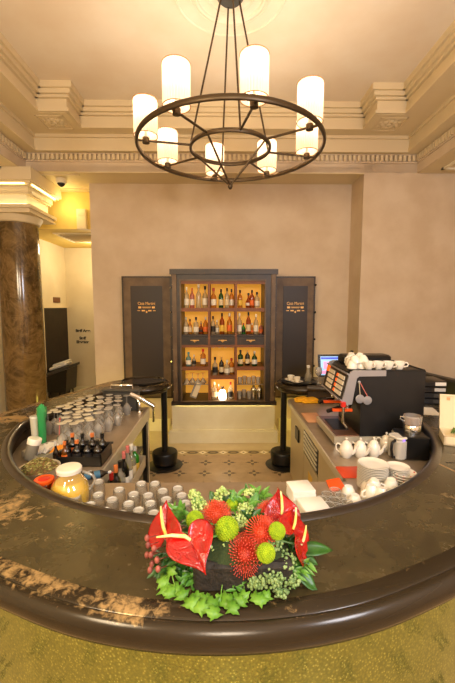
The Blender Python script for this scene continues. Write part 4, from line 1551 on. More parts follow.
# two hanging strainers on the near side
hx = A(359, 382, NY).x
hz = A(359, 382, NY).z
for k, (px, py) in enumerate(((362, 399), (369.5, 400.5))):
    q = A(px - 2, py, NY - .02)
    s_ = thing('hanging_strainer', 'round steel strainer hung on the black machine side, %s of the pair' % ('left', 'right')[k], 'strainer', (q.x, NY - .02, q.z), 0, 'strainers on the machine side')
    b = B(); b.lathe([(0, -.004), (.03, -.004), (.034, 0), (.03, .004), (0, .006)], (0, 0, 0), 22, Matrix.Rotation(PI / 2, 3, 'X'), caps=False); b.build('disc', M['satin'], s_)
    b = B(); b.tube([(0, 0, .03), Vector((hx + (k - .5) * .006, NY - .012, hz)) - Vector(s_.location)], .003, 6); b.build('handle', CP['pink'] if k else M['steel'], s_)
b = B(); b.ball((0, 0, 0), .012, 10)
hk = b.build('wall_hook', M['satin']); hk.location = (hx, NY - .004, hz); hk.parent = em; hk.location = Vector((hx, NY - .004, hz)) - Vector(em.location)

# ---- cups
cup_prof = [(0, 0), (.022, 0), (.024, .004), (.034, .02), (.040, .045), (.041, .062), (.0385, .062), (.037, .046), (.031, .022), (.02, .008), (0, .007)]


def cup_handle():
    b = B()
    b.tube([(.038, 0, .052), (.055, 0, .054), (.063, 0, .042), (.058, 0, .026), (.036, 0, .02)], .005, 8)
    return b


cup0 = None


def cup(loc, rot, label, group, s=1.0):
    global cup0
    if cup0 is None:
        cup0 = thing('coffee_cup', label, 'cup', loc, 0, group)
        b = B(); b.lathe(cup_prof, n=28, caps=False); b.build('bowl', M['porcelain'], cup0)
        cup_handle().build('handle', M['porcelain'], cup0)
        o = cup0
    else:
        o = dup(cup0, loc, 0, label, group)
    o.rotation_euler = rot
    o.scale = (s, s, s)
    return o


for k, px in enumerate((368.5, 378, 388, 399)):
    q = A(px, 371, NY + .07)
    cup((q.x, NY + .07, ZT - .003), (0, 0, -1.2 + k * .3), 'white espresso cup on the coffee machine, %s from left in the front row' % ORD[k], 'cups on top of the machine')
# heap of tilted cups at the left of the top
hp_ = [(352, .12, 0, 0.4, 'front left'), (361, .13, 0, 1.2, 'front right'), (350, .26, 0, 2.0, 'back left'), (359, .27, 0, 0.2, 'back right')]
for k, (px, dy, dz_, rz, w_) in enumerate(hp_):
    q = A(px, 371, NY + dy)
    cup((q.x, NY + dy, ZT - .003 + .062), (PI, 0, rz), 'upturned white cup at the %s of the heap on the coffee machine' % w_, 'cups on top of the machine')
    cup((q.x + .008, NY + dy + .004, ZT + .062 + .034), (PI + .28 * (1 if k % 2 else -1), .22, rz + 1.5), 'tilted white cup stacked at the %s of the machine top heap' % w_, 'cups on top of the machine')

# ---- teapots
tp0 = None
for k, (px, py) in enumerate(((346, 457), (360, 457), (373.5, 456.5), (386, 451))):
    q = G(px, py, ZW)
    lab = 'white porcelain teapot, %s from left in the row before the black machine' % ORD[k]
    if tp0 is None:
        tp0 = thing('teapot', lab, 'teapot', (q.x, q.y, ZW + .0005), 0, 'teapots in a row')
        b = B(); b.lathe([(0, 0), (.034, 0), (.038, .006), (.052, .03), (.056, .052), (.05, .08), (.036, .098), (.034, .102)], n=30, caps=False); b.build('body', M['porcelain'], tp0)
        b = B(); b.lathe([(.036, .101), (.034, .108), (.02, .118), (.007, .122), (.006, .128), (.011, .135), (.009, .142), (0, .144)], n=24, caps=False); b.build('lid', M['porcelain'], tp0)
        b = B(); b.tube([(-.046, 0, .085), (-.07, 0, .092), (-.085, 0, .075), (-.08, 0, .045), (-.05, 0, .028)], .0065, 10); b.build('handle', M['porcelain'], tp0)
        b = B(); b.tube([(.046, 0, .035), (.068, 0, .055), (.078, 0, .085), (.09, 0, .1)], .01, 10, [.016, .012, .009, .008]); b.build('spout', M['porcelain'], tp0)
        tp0.rotation_euler.z = -.5
        tp0.scale = (.86, .86, 1)
    else:
        dup(tp0, (q.x, q.y, ZW + .0005), (-.5, -.9, -.7, -.6)[k], lab)

# ---- plate stacks: every plate its own
sau0 = None
sp = [(0, .004), (.045, .004), (.05, 0), (.06, .004), (.084, .013), (.087, .0145), (.0865, .017), (.082, .0155), (.058, .0075), (.045, .0075), (0, .0075)]


def stack(px, py, z, n, scale, words, group, dz=.0095):
    global sau0
    q = G(px, py, z)
    for k in range(n):
        lab = '%s, %s' % (words, ('bottom one' if k == 0 else 'topmost one' if k == n - 1 else 'number %d from the bottom' % (k + 1)))
        loc = (q.x + random.uniform(-.0015, .0015), q.y + random.uniform(-.0015, .0015), ZW + .0005 + k * dz)
        if sau0 is None:
            b = B(); b.lathe(sp, n=40, caps=False)
            sau0 = b.build('saucer', M['porcelain']); sau0.location = loc; sau0.scale = (scale, scale, 1)
            tag(sau0, lab, 'saucer', group)
        else:
            c = copy1(sau0, loc, label=lab, scale=(scale, scale, 1)); c['group'] = group
    return q


stack(373, 463, ZW + .15, 15, 1.0, 'white saucer in the tall stack right of the cups', 'saucers in the tall stack')
stack(397.5, 466.5, ZW + .118, 12, .78, 'white saucer in the lower stack behind the tall one', 'saucers in the lower stack')
# stack of bowls with red spots
bp = [(0, 0), (.03, 0), (.034, .004), (.055, .022), (.068, .034), (.066, .036), (.052, .026), (.03, .008), (0, .008)]
q = inside(G(415, 474.5, ZW + .105), .075)
bw0 = None
for k in range(5):
    lab = 'white bowl with red spots inside, %s of the stack by the right rim' % ('bottom one', 'second from bottom', 'middle one', 'second from top', 'topmost')[k]
    loc = (q.x, q.y, ZW + .0005 + k * .0165)
    if bw0 is None:
        bw0 = thing('spotted_bowl', lab, 'bowl', loc, 0, 'red spotted bowls')
        b = B(); b.lathe(bp, n=32, caps=False); b.build('dish', M['porcelain'], bw0)
        b = B()
        for j in range(9):
            a = j * 2 * PI / 9
            t_ = Vector((.0585 * cos(a), .0585 * sin(a), .0325))
            b.ball(t_, .006, 8, .4)
        b.build('red_spots', M['red'], bw0)
    else:
        dup(bw0, loc, 0, lab)

# ---- heap of cups by the rim
cups = [(367, 491, 0), (382, 489, 0), (374, 500, 0), (389, 496, 0), (359, 497, 0), (398, 490, 0), (372, 485, 0), (406, 486, 0), (353, 491, 0), (364, 505, 0), (390, 484, 0)]
pl = []
for k, (px, py, _) in enumerate(cups):
    q = G(px, py, ZW + .055)
    for it_ in range(16):
        for w_ in pl:
            d = Vector((q.x - w_.x, q.y - w_.y))
            if d.length < .088:
                d = d.normalized()
                q.x += d.x * .01
                q.y += d.y * .01
    r_ = math.hypot(q.x, q.y - 3.12)
    if r_ > 1.545:
        f_ = 1.545 / r_
        q.x *= f_
        q.y = 3.12 + (q.y - 3.12) * f_
    pl.append(q)
    cup((q.x, q.y, ZW + .0625), (PI, 0, k * .9), 'upturned white coffee cup in the heap between saucers and small glasses', 'heap of white cups')
for k, (i, j) in enumerate(((0, 1), (2, 3), (0, 2), (1, 5))):
    q = (pl[i] + pl[j]) / 2
    cup((q.x, q.y, ZW + .0625 + .052), (PI + .12, .1, k * 1.7), 'upturned white coffee cup lying on top of the heap by the saucers', 'heap of white cups')

# ---- small tumblers, right way up
SGp = [(0, .0), (.021, 0), (.023, .004), (.029, .062), (.0275, .062), (.021, .010), (0, .009)]
sg0 = None
pl2 = []
for k, (px, py) in enumerate(((327, 494), (335, 490), (344, 495), (336, 499), (351.5, 502.5), (343, 506), (331, 504.5), (335, 511), (353, 511), (343.5, 515), (333, 518), (325, 500.5), (361, 512.5), (350, 517.5))):
    q = G(px, py, ZW + .06)
    for it_ in range(16):
        for w_ in pl2 + pl:
            d = Vector((q.x - w_.x, q.y - w_.y))
            lim = .0605 if w_ in pl2 else .0725
            if d.length < lim:
                d = d.normalized()
                q.x += d.x * .008
                q.y += d.y * .008
    pl2.append(q)
    loc = (q.x, q.y, ZW + .0005)
    if sg0 is None:
        sg0 = lathe_thing('small_glass', SGp, M['glass'], loc, 'small clear glass in the cluster between the napkins and the white cups', 'glass', 'small glasses by the napkins', 24, None, [(.0285, .0605), (.0295, .063), (.0275, .063), (.0275, .0605)])
    else:
        copy1(sg0, loc)
# orange card behind the glasses; red reflection on the steel modelled as a slab
a_, b_, c_, d_ = [G(x, y, ZW) for x, y in ((326, 481), (339, 478.5), (346, 489), (331, 493))]
om = B(); om.add([(p.x, p.y, z) for z in (ZW + .0006, ZW + .006) for p in (a_, b_, c_, d_)], [(0, 1, 2, 3), (4, 5, 6, 7), (0, 1, 5, 4), (1, 2, 6, 5), (2, 3, 7, 6), (3, 0, 4, 7)])
om = tag(om.build('menu_card', mat('orange_card', (255, 92, 14), .4)), 'bright orange card lying behind the small glasses', 'card')
pr = G(360, 477, ZW)
rt = B(); rt.rbox((pr.x - .03, pr.y + .06, ZW + .004), (.17, .16, .007), .01)
tag(rt.build('red_reflection', mat('red_reflection_paint', (214, 74, 40), .5)), 'red orange reflection modelled as a slab on the worktop left of the saucer stack', 'mat')

# ---- white napkin stacks
n1 = G(302, 490, ZW + .07)
np_ = thing('napkin_stack', 'tall stack of folded white napkins behind the flowers', 'napkins', (n1.x - .0, n1.y + .03, ZW + .001), .12)
for k in range(10):
    b = B(); b.rbox((random.uniform(-.002, .002), 0, .004 + k * .0078), (.13, .13, .0074), .008, random.uniform(-.015, .015)); b.build('napkin', M['paper'], np_)
n2 = G(314, 507, ZW + .06)
np2 = thing('napkin_stack', 'lower near stack of folded white napkins right of the flowers', 'napkins', (n2.x, n2.y + .01, ZW + .001), .16)
for k in range(9):
    b = B(); b.rbox((random.uniform(-.002, .002), 0, .004 + k * .0078), (.135, .135, .0074), .008, random.uniform(-.015, .015)); b.build('napkin', M['paper'], np2)

# ---- black box with steel jar, grey water jug
q = G(413, 474, ZW)
kb_ = thing('black_box', 'black counter box with pale side panel by the right rim', 'box', (1.345, 2.53, ZW + .0005), -.1)
b = B(); b.rbox((0, 0, .085), (.19, .2, .165), .012); b.build('body', M['black'], kb_)
b = B(); b.rbox((-.098, 0, .085), (.012, .17, .14), .005); b.build('side_panel', mat('grey_panel', (150, 140, 122), .45), kb_)
jr = thing('filter_jar', 'steel based glass jar with brown contents standing on the black box', 'jar', (1.36, 2.54, ZW + .1685))
b = B(); b.lathe([(0, 0), (.058, 0), (.06, .006), (.06, .055), (.056, .06)], n=32, caps=False); b.build('steel_base', M['chrome'], jr)
b = B(); b.lathe([(.055, .058), (.064, .066), (.066, .12), (.06, .125), (.063, .118), (.061, .068)], n=32, caps=False); b.build('glass', M['glassw'], jr)
b = B(); b.lathe([(0, .060), (.058, .062), (.060, .085), (0, .088)], n=28, caps=False); b.build('contents', mat('ground_coffee', (150, 92, 48), .7), jr)
b = B(); b.tube([(-.06, 0, .11), (-.085, 0, .118), (-.09, 0, .1), (-.064, 0, .085)], .005, 8); b.build('clip', M['chrome'], jr)
q = G(395.5, 457, ZW)
wk = thing('water_jug', 'milky plastic water jug with black handle behind the saucer stacks', 'jug', (q.x + .0, q.y - .02, ZW + .0005), .3)
b = B(); b.rbox((0, 0, .075), (.085, .12, .15), .03, seg=6); b.build('body', mat('milky_jug', (196, 188, 174), .35), wk)
b = B(); b.tube([(-.042, -.02, .14), (-.075, -.03, .135), (-.085, -.035, .09), (-.07, -.03, .03), (-.042, -.02, .02)], .010, 10); b.build('handle', M['black'], wk)
b = B(); b.rbox((0, 0, .158), (.088, .122, .018), .03, seg=6); b.build('lid', mat('pale_lid', (214, 208, 196), .4), wk)
b = B(); b.ball((.0, -.058, .150), .008, 8); b.build('indicator', mat('violet_indicator', (130, 90, 255), .4, emis=(120, 80, 255), es=2), wk)

# ---- far right end: cloths, tins
for k, (px, py, rz, w_) in enumerate(((298, 397.5, -.15, 'far'), (309, 401.5, .1, 'near'))):
    q = G(px, py, ZW)
    q.y = min(q.y, 4.05)
    o = B(); o.rbox((0, 0, .012), (.15 + .05 * k, .17, .02), .03, rz, 5); o.rbox((.01, .01, .028), (.12 + .05 * k, .13, .014), .03, rz + .1, 5)
    for v_ in o.v:
        v_.z += .004 * sin(v_.x * 40) * (v_.z > .01)
    o = o.build('folded_cloth', M['yellow']); o.location = (q.x, q.y - .02 * k, ZW + .001)
    tag(o, 'folded yellow cloth on the far right worktop, %s one of two' % w_, 'cloth', 'yellow cloths')
for k, (px, py, r_, mt, w_) in enumerate(((318, 397, .055, 'black', 'round black tin left of the pale one behind the yellow cloths'), (326, 399, .06, 'satin', 'round pale tin with dark lid ring right of the yellow cloths'))):
    q = G(px, py, ZW)
    q.y = min(q.y, 3.98)
    t_ = thing('round_tin', w_, 'tin', (q.x, q.y, ZW + .0005))
    b = B(); b.lathe([(0, 0), (r_, 0), (r_, .032)], n=28, caps=False); b.build('body', M['charcoal'], t_)
    b = B(); b.lathe([(r_ + .002, .03), (r_ + .002, .044), (r_ - .008, .047), (0, .047)], n=28, caps=False); b.build('lid', M[mt], t_)
q = G(326, 419, ZW)
gp = B(); gp.box((0, 0, .006), (.03, .16, .008), rz=-.5)
gp = gp.build('green_peeler', mat('dark_green_plastic', (40, 96, 40), .4)); gp.location = (q.x - .005, q.y - .02, ZW + .001)
tag(gp, 'thin green handled knife lying before the coffee machine', 'knife')
cb = B(); cb.rbox((.86, 3.42, ZW + .006), (.16, .3, .01), .01)
tag(cb.build('chopping_board', mat('pink_board', (214, 160, 120), .5)), 'pale pink board on the worktop left of the coffee machine', 'board')

# ---- on the rounded right end of the bar
q = G(300, 385, ZD)
tr2 = thing('serving_tray', 'black oval tray on the rounded right end of the bar', 'tray', (.93, 4.42, ZD + .001))
b = B(); b.lathe([(0, .002), (.20, .002), (.215, .01), (.222, .022), (.216, .022), (.205, .012), (0, .010)], n=40, caps=False)
for v_ in b.v:
    v_.x *= 1.0
b.build('dish', M['black'], tr2)
for k, (dx_, dy_, w_) in enumerate(((-.09, .05, 'far'), (-.03, -.06, 'near'))):
    c0_ = (.93 + dx_, 4.42 + dy_)
    s2 = copy1(sau0, (c0_[0], c0_[1], ZD + .0125), label='white saucer under the %s cup on the black tray' % w_, scale=(.85, .85, 1)); s2['group'] = 'saucers on the black tray'
    cup((c0_[0], c0_[1], ZD + .0205), (0, 0, .5 + k), 'white cup on its saucer, the %s one on the black tray' % w_, 'cups on the black tray', .95)
wb = thing('water_bottle', 'clear glass bottle with white cap on the black tray', 'bottle', (1.055, 4.45, ZD + .0115))
b = B(); b.lathe([(0, 0), (.042, 0), (.045, .01), (.045, .07), (.03, .10), (.018, .14), (.016, .17)], n=24, caps=False); b.build('body', BG['clear'], wb)
b = B(); b.lathe([(.018, .165), (.02, .168), (.02, .195), (0, .197)], n=16, caps=False); b.build('cap', CP['white'], wb)
dk = B(); dk.lathe([(0, .0), (.07, 0), (.085, .012), (.08, .014), (.066, .006), (0, .006)], n=32, caps=False)
dk = dk.build('ashtray', M['blackm']); dk.location = (1.27, 4.27, ZD + .0005)
tag(dk, 'small black dish right of the black tray on the bar end', 'dish')
wgl = lathe_thing('red_wine_glass', [(0, 0), (.034, .001), (.034, .004), (.004, .010), (.0035, .085), (.018, .098), (.040, .13), (.042, .16), (.034, .20), (.033, .20), (.04, .158), (.016, .1), (0, .094)], M['glassw'], (1.15, 4.32, ZD + .0005), 'upright stemmed glass left of the till screen', 'glass', None, 26)
# ---- till screen
sc_ = thing('till_screen', 'till touch screen showing a blue and pink menu behind the coffee machine', 'screen', (1.37, 4.45, ZD))
b = B(); b.rbox((0, .02, .012), (.2, .16, .022), .02); b.cyl((0, .03, .02), (0, .03, .12), .03); b.build('stand', M['black'], sc_)
tilt = Matrix.Rotation(-.22, 3, 'X')
def scp(x, y, z):
    v_ = tilt @ Vector((x, y, z))
    return (v_.x, v_.y, v_.z + .20)
def scb(bb, x0, x1, z0, z1, y0, y1):
    vs = [scp(x, y, z) for z in (z0, z1) for y in (y0, y1) for x in (x0, x1)]
    bb.add(vs, [(0, 2, 3, 1), (4, 5, 7, 6), (0, 1, 5, 4), (2, 6, 7, 3), (0, 4, 6, 2), (1, 3, 7, 5)])
b = B(); scb(b, -.19, .19, -.14, .14, -.012, .02); b.build('casing', M['black'], sc_)
b = B(); scb(b, -.165, .165, -.115, .115, -.0145, -.0118); dp = b.build('display', mat('display_pale_blue', (150, 190, 225), .3, emis=(150, 200, 240), es=.8), sc_)
for nm, cc, boxes in (('blue_keys', (60, 80, 200), [(-.16, .16, .08, .105), (.02, .09, .03, .05), (.06, .14, -.02, .0), (-.02, .05, -.06, -.04)]),
                      ('pink_keys', (236, 150, 190), [(-.13, -.09, -.04, .05), (-.08, -.04, -.04, .05), (-.16, -.05, -.1, -.06)]),
                      ('white_keys', (240, 244, 250), [(-.02, .015, .02, .06), (.10, .15, .02, .06), (.0, .15, -.105, -.07)])):
    b = B()
    for x0, x1, z0, z1 in boxes:
        scb(b, x0, x1, z0, z1, -.0165, -.0144)
    b.build(nm, mat(nm, cc, .3, emis=cc, es=.8), dp)

# ---- right deck: paper, folders, beige box
q = G(427, 411, ZD)
pa = B()
pa.box((0, 0, .0012), (.20, .26, .002), rz=-.25); pa = pa.build('paper_sheet', M['paper']); pa.location = (q.x - .02, q.y, ZD + .0005)
tag(pa, 'white sheets of paper on the right deck beside the coffee machine', 'paper')
q = A(433, 398, 3.42)
for k in range(4):
    fo = thing('ring_folder', 'dark menu folder with pale label, %s of the pile on the right deck' % ('bottom', 'second', 'third', 'top')[k], 'folder', (2.03, 3.52, ZD + .001 + k * .056), -.15 + .03 * k, 'folders on the right deck')
    b = B(); b.rbox((0, 0, .027), (.21, .26, .05), .006); b.build('cover', M['black'], fo)
    b = B(); b.box((.045, -.1315, .027), (.10, .003, .032)); b.build('spine_label', M['paper'] if k == 3 else CP['silver'] if k == 2 else M['charcoal'], fo)
bx = thing('display_box', 'beige open box with raised lid and leafy sprig on the right deck', 'box', (1.68, 2.39, ZD + .001), -.39)
w_, dep = .34, .20
b = B()
b.span((-w_ / 2, -dep / 2, 0), (w_ / 2, dep / 2, .01))
for (x0, y0, x1, y1) in ((-w_ / 2, -dep / 2, -w_ / 2 + .012, dep / 2), (w_ / 2 - .012, -dep / 2, w_ / 2, dep / 2), (-w_ / 2, -dep / 2, w_ / 2, -dep / 2 + .012), (-w_ / 2, dep / 2 - .012, w_ / 2, dep / 2)):
    b.span((x0, y0, 0), (x1, y1, .06))
b.build('tray', M['papershade'], bx)
b = B()
b.box((0, dep / 2 + .03, .17), (w_, .012, .25), rx=-.2)
ld = b.build('lid', M['papershade'], bx)
b = B()
for s_ in (-1, 1):
    b.box((s_ * (w_ / 2 - .006), dep / 2 + .022, .17), (.012, .03, .25), rx=-.2)
b.box((0, dep / 2 + .047, .29), (w_, .03, .012), rx=-.2)
b.build('lid_rim', M['papershade'], ld)
b = B()
for k in range(5):
    b.ball((-.06 + k * .034, dep / 2 + .034, .235), .0105, 10)
b.build('dots', mat('brown_dots', (92, 58, 34), .5), ld)
b = B(); b.box((-.115, dep / 2 + .04, .265), (.02, .004, .02), rx=-.2); b.build('emblem', mat('tan_emblem', (206, 150, 90), .5), ld)
b = B(); b.rbox((.04, 0, .035), (.2, .13, .045), .01); b.build('white_filling', M['paper'], bx)
b = B()
for k in range(9):
    a = random.uniform(-.6, .6)
    b.tube([(-.11 + k * .012, .02, .05), (-.09 + k * .018, .02 + .02 * sin(k), .085), (-.06 + k * .02, .03 * cos(k * 2), .078)], .006, 6, [.003, .012, .002])
b.build('leafy_sprig', mat('olive_leaf', (84, 110, 40), .5), bx)
# black bench beyond the right side of the bar
bn = thing('bench', 'black leather bench back beyond the right side of the bar', 'bench', (3.05, 4.2, 0))
BX = -.20
b = B(); b.rbox((2.9, 4.3, .74), (.14, 1.4, .72), .05, .22); b.build('backrest', mat('black_leather', (20, 18, 17), .4, bump=(60, .1)), bn, True)
b = B(); b.rbox((3.09, 4.24, .32), (.3, 1.2, .16), .05, .22); b.build('seat', mat('black_seat_leather', (24, 21, 20), .4, bump=(60, .1)), bn, True)
for (x, y) in ((3.05, 3.75), (2.9, 4.7), (3.25, 3.8), (3.1, 4.75)):
    b = B(); b.cyl((x, y, 0), (x, y, .4), .025); b.build('leg', M['blackm'], bn, True)
# ================================================================== flower arrangement on the near deck
FB = Vector((.075, 1.20, ZD + .001))
DY = -.085                  # whole arrangement towards the front edge
fa = thing('flower_arrangement', 'red and green flower arrangement in a dark planter on the bar counter', 'flowers', FB)


def anthurium_material():
    t = NT('glossy_red_spathe')
    n_ = t.noise(22, 3, .5, dist=.8)
    t.link(t.ramp(n_, [(.3, (134, 3, 3)), (.7, (186, 8, 6))]), t.b.inputs['Base Color'])
    t.b.inputs['Roughness'].default_value = .2
    t.b.inputs['Coat Weight'].default_value = .25
    t.b.inputs['Coat Roughness'].default_value = .12
    t.bump(n_, .8, .012)
    return t.m


def two(name, c1, c2, sc, rough=.5, bumpv=None):
    return mat(name, c1, rough, var=(c2, sc), bump=bumpv)


M['spathe'] = anthurium_material()
M['spadix'] = two('cream_spadix', (250, 214, 90), (240, 236, 180), 30, .5, (160, .3))
M['protea'] = two('orange_red_pins', (214, 62, 34), (232, 100, 52), 18, .5)
M['proteatip'] = two('pink_red_tips', (232, 110, 90), (210, 60, 50), 40, .5)
M['protead'] = two('dark_red_pins', (178, 44, 24), (206, 70, 36), 18, .5)
M['mum'] = two('lime_pompon', (176, 204, 20), (140, 176, 16), 60, .7, (180, .6))
M['leafd'] = two('deep_green_leaf', (30, 74, 22), (48, 98, 30), 12, .35)
M['leafm'] = two('mid_green_leaf', (70, 124, 38), (96, 150, 50), 14, .4)
M['ivy'] = two('light_green_ivy', (84, 136, 36), (118, 168, 56), 16, .45)
M['umbel'] = two('pale_green_buds', (196, 214, 140), (152, 182, 92), 40, .6)
M['umbels'] = two('grey_green_buds', (150, 176, 116), (110, 142, 80), 40, .6)
M['bud'] = two('dusky_pink_bud', (176, 96, 84), (120, 60, 56), 30, .5)
M['planter'] = mat('dark_bark_planter', (46, 40, 34), .7, var=((28, 24, 20), 30), bump=(50, .8))
M['foam'] = mat('dark_moss', (44, 60, 26), .9, bump=(60, .8))


def L(p):
    return Vector(p) - FB


def look(nrm, roll=0):
    """matrix whose z axis is nrm, with local y pointing as far up as it can, then rolled"""
    n_ = Vector(nrm).normalized()
    u_ = Vector((0, 0, 1)) if abs(n_.z) < .95 else Vector((0, 1, 0))
    x = u_.cross(n_).normalized()
    y = n_.cross(x)
    m = Matrix((x, y, n_)).transposed()
    return m @ Matrix.Rotation(roll, 3, 'Z')


# planter
b = B()
px0, px1 = -.10 - .0, .21
rr_ = B()
rr_.rbox(L((.065, 1.182, ZD + .052)), (.33, .165, .10), .025, 0, 4)
pl_ = rr_.build('planter', M['planter'], fa)
pl_.location = (0, 0, 0)
b = B()
vs = [(.16 * cos(a) * r, .085 * sin(a) * r, .05 * (1 - r * r)) for r in (1, .7, .35, .01) for a in [i * PI / 12 for i in range(24)]]
b.add([L((.065, 1.182, ZD + .10)) + Vector(v_) for v_ in vs], [(q * 24 + i, q * 24 + (i + 1) % 24, (q + 1) * 24 + (i + 1) % 24, (q + 1) * 24 + i) for q in range(3) for i in range(24)])
b.build('moss', M['foam'], fa)
CORE = Vector((.065, 1.22, ZD + .11))


def stem(bb, p, r=.0035):
    a = CORE - FB
    m_ = (a + p) / 2 + Vector((0, 0, .015))
    bb.tube([a, m_, p], r, 6)


def anthurium(px, py, Y, size, nrm, roll, sp_dir=(0, .5), cup=.22):
    c = L(A(px, py + 4, Y + DY))
    m = look(nrm, roll)
    vs, fs = [], []
    NR, NA = 9, 48
    for q in range(NR + 1):
        k = q / NR
        for i in range(NA):
            t = 2 * PI * i / NA
            hx = 16 * sin(t) ** 3 / 16
            hy = (13 * cos(t) - 5 * cos(2 * t) - 2 * cos(3 * t) - cos(4 * t)) / 16
            # centre of the polar fan sits near the cleft
            x = hx * k
            y = .22 + (hy - .22) * k
            d2 = x * x + (y - .2) ** 2
            z = cup * (k ** 2) * .42 + .05 * sin(3 * t + .5) * k ** 2 - .12 * abs(y + .3) * (y < -.3) * k + .03 * abs(cos(5 * t)) * k * (1 - k) * 2
            z += -.10 * math.exp(-(x / .05) ** 2) * (k > .2) * .3
            vs.append(c + m @ Vector((x * size * .92, y * size, z * size)))
    fs = [(q * NA + i, q * NA + (i + 1) % NA, (q + 1) * NA + (i + 1) % NA, (q + 1) * NA + i) for q in range(NR) for i in range(NA)]
    b = B(); b.add(vs, fs)
    sp = b.build('anthurium', M['spathe'], fa, sharp=180, solid=.0016)
    b = B()
    pts = [c + m @ (Vector((0, .24, .01)) * size), c + m @ (Vector((.10 * sp_dir[0], .24 + .25 * sp_dir[1], .18)) * size), c + m @ (Vector((.45 * sp_dir[0], .24 + .62 * sp_dir[1], .33)) * size), c + m @ (Vector((.9 * sp_dir[0], .24 + .95 * sp_dir[1], .42)) * size)]
    b.tube(pts, .006, 10, [.062 * size, .07 * size, .06 * size, .03 * size])
    b.build('spadix', M['spadix'], sp)
    b = B(); stem(b, c + m @ (Vector((0, .2, -.02)) * size), .004); b.build('stem', M['leafm'], sp)


# (pixel position, distance, size, facing, roll)
anthurium(166, 524, 1.30, .086, (-.55, -.75, .45), 3.55, (-.1, -1.1))
anthurium(193, 542, 1.20, .088, (-.1, -.62, .70), .62, (-1.15, .62))
anthurium(281, 505, 1.36, .076, (.25, -.6, .62), 2.9, (.1, -1))
anthurium(293, 521, 1.31, .070, (.55, -.45, .7), 2.2, (.2, -1))
anthurium(302, 546, 1.27, .070, (.88, -.55, .35), -.25, (.1, .9))


def protea(px, py, Y, r, m_, nrm=(0, -.6, .7), n=210):
    c = L(A(px, py + 4, Y + DY))
    rot = look(nrm)
    b = B()
    b.ball(c, r * .5, 14)
    gold_ = PI * (3 - math.sqrt(5))
    for i in range(n):
        zz = 1 - (i + .5) / n * 1.35
        rad = math.sqrt(max(0, 1 - zz * zz))
        t = i * gold_
        d = Vector((rad * cos(t), rad * sin(t), zz))
        tip = Vector((d.x * (1.08 - .32 * max(0, d.z)), d.y * (1.08 - .32 * max(0, d.z)), d.z * .86 + .06))
        tip *= random.uniform(.9, 1.05)
        p0, p1, p2 = d * (r * .45), d * (r * .85), tip * r
        b.k = 0
        b.tube([c + rot @ p0, c + rot @ p1, c + rot @ p2], .0012, 4, [.0016, .0013, .0009])
        b.k = 1 if zz > .35 else 0
        b.ball(c + rot @ p2, .0021, 6)
    b.k = 0
    o = b.build('pincushion_flower', [m_, M['proteatip']], fa, sharp=60)
    s_ = B(); stem(s_, c); s_.build('stem', M['leafm'], o)


protea(216, 510, 1.37, .052, M['protea'], (0, -.5, .8))
protea(245, 551, 1.22, .062, M['protead'], (0, -.75, .6))
protea(262, 529, 1.27, .056, M['protea'], (.1, -.6, .7))
protea(270, 508, 1.37, .042, M['protea'], (.1, -.4, .8))


def pompon(px, py, Y, r):
    c = L(A(px, py + 4, Y + DY))
    b = B()
    n = 260
    gold_ = PI * (3 - math.sqrt(5))
    b.ball(c, r * .93, 18)
    for i in range(n):
        zz = 1 - 2 * (i + .5) / n
        rad = math.sqrt(1 - zz * zz)
        t = i * gold_
        d = Vector((rad * cos(t), rad * sin(t), zz))
        b.ball(c + d * r * .93, r * .11, 6)
    o = b.build('button_mum', M['mum'], fa, sharp=180)
    s_ = B(); stem(s_, c); s_.build('stem', M['leafm'], o)


pompon(227, 525, 1.28, .041)
pompon(195, 516, 1.34, .032)
pompon(277, 527, 1.24, .028)
pompon(266, 549, 1.19, .030)
pompon(232, 500, 1.42, .026)
pompon(259, 547, 1.22, .018)


def leaf_mesh(bb, base, tip, width, nrm, curl=.12, n=7, fold=.18):
    base, tip = Vector(base), Vector(tip)
    ax = tip - base
    ln = ax.length
    ax.normalize()
    nn = Vector(nrm)
    side = ax.cross(nn).normalized()
    nn = side.cross(ax).normalized()
    vs, fs = [], []
    for i in range(n + 1):
        u = i / n
        w = width * (sin(PI * min(1, u * .92 + .06)) ** .8) * (1 - .35 * u)
        if i == n:
            w = width * .03
        cz = curl * ln * (4 * u * (1 - u)) * .5 - curl * ln * u * u * .6
        for k, s_ in enumerate((-1, -.5, 0, .5, 1)):
            vs.append(base + ax * (u * ln) + side * (s_ * w / 2) + nn * (cz + abs(s_) * w * fold))
    for i in range(n):
        for k in range(4):
            fs.append((i * 5 + k, i * 5 + k + 1, (i + 1) * 5 + k + 1, (i + 1) * 5 + k))
    bb.add(vs, fs)


def ivy_leaf(bb, c, size, m):
    """five pointed lobed leaf"""
    outl_ = [(0, -.35), (.22, -.55), (.5, -.38), (.42, -.12), (.95, .05), (.55, .25), (.45, .42), (.18, .45), (0, 1.0)]
    outl_ = outl_ + [(-x, y) for x, y in outl_[-2:0:-1]]
    vs = [c + m @ Vector((x * size, y * size, (-.18 * (x * x + y * y) + .1 * abs(x)) * size)) for x, y in outl_]
    vs.append(c + m @ Vector((0, 0, .03 * size)))
    n = len(outl_)
    bb.add(vs, [(i, (i + 1) % n, n) for i in range(n)])


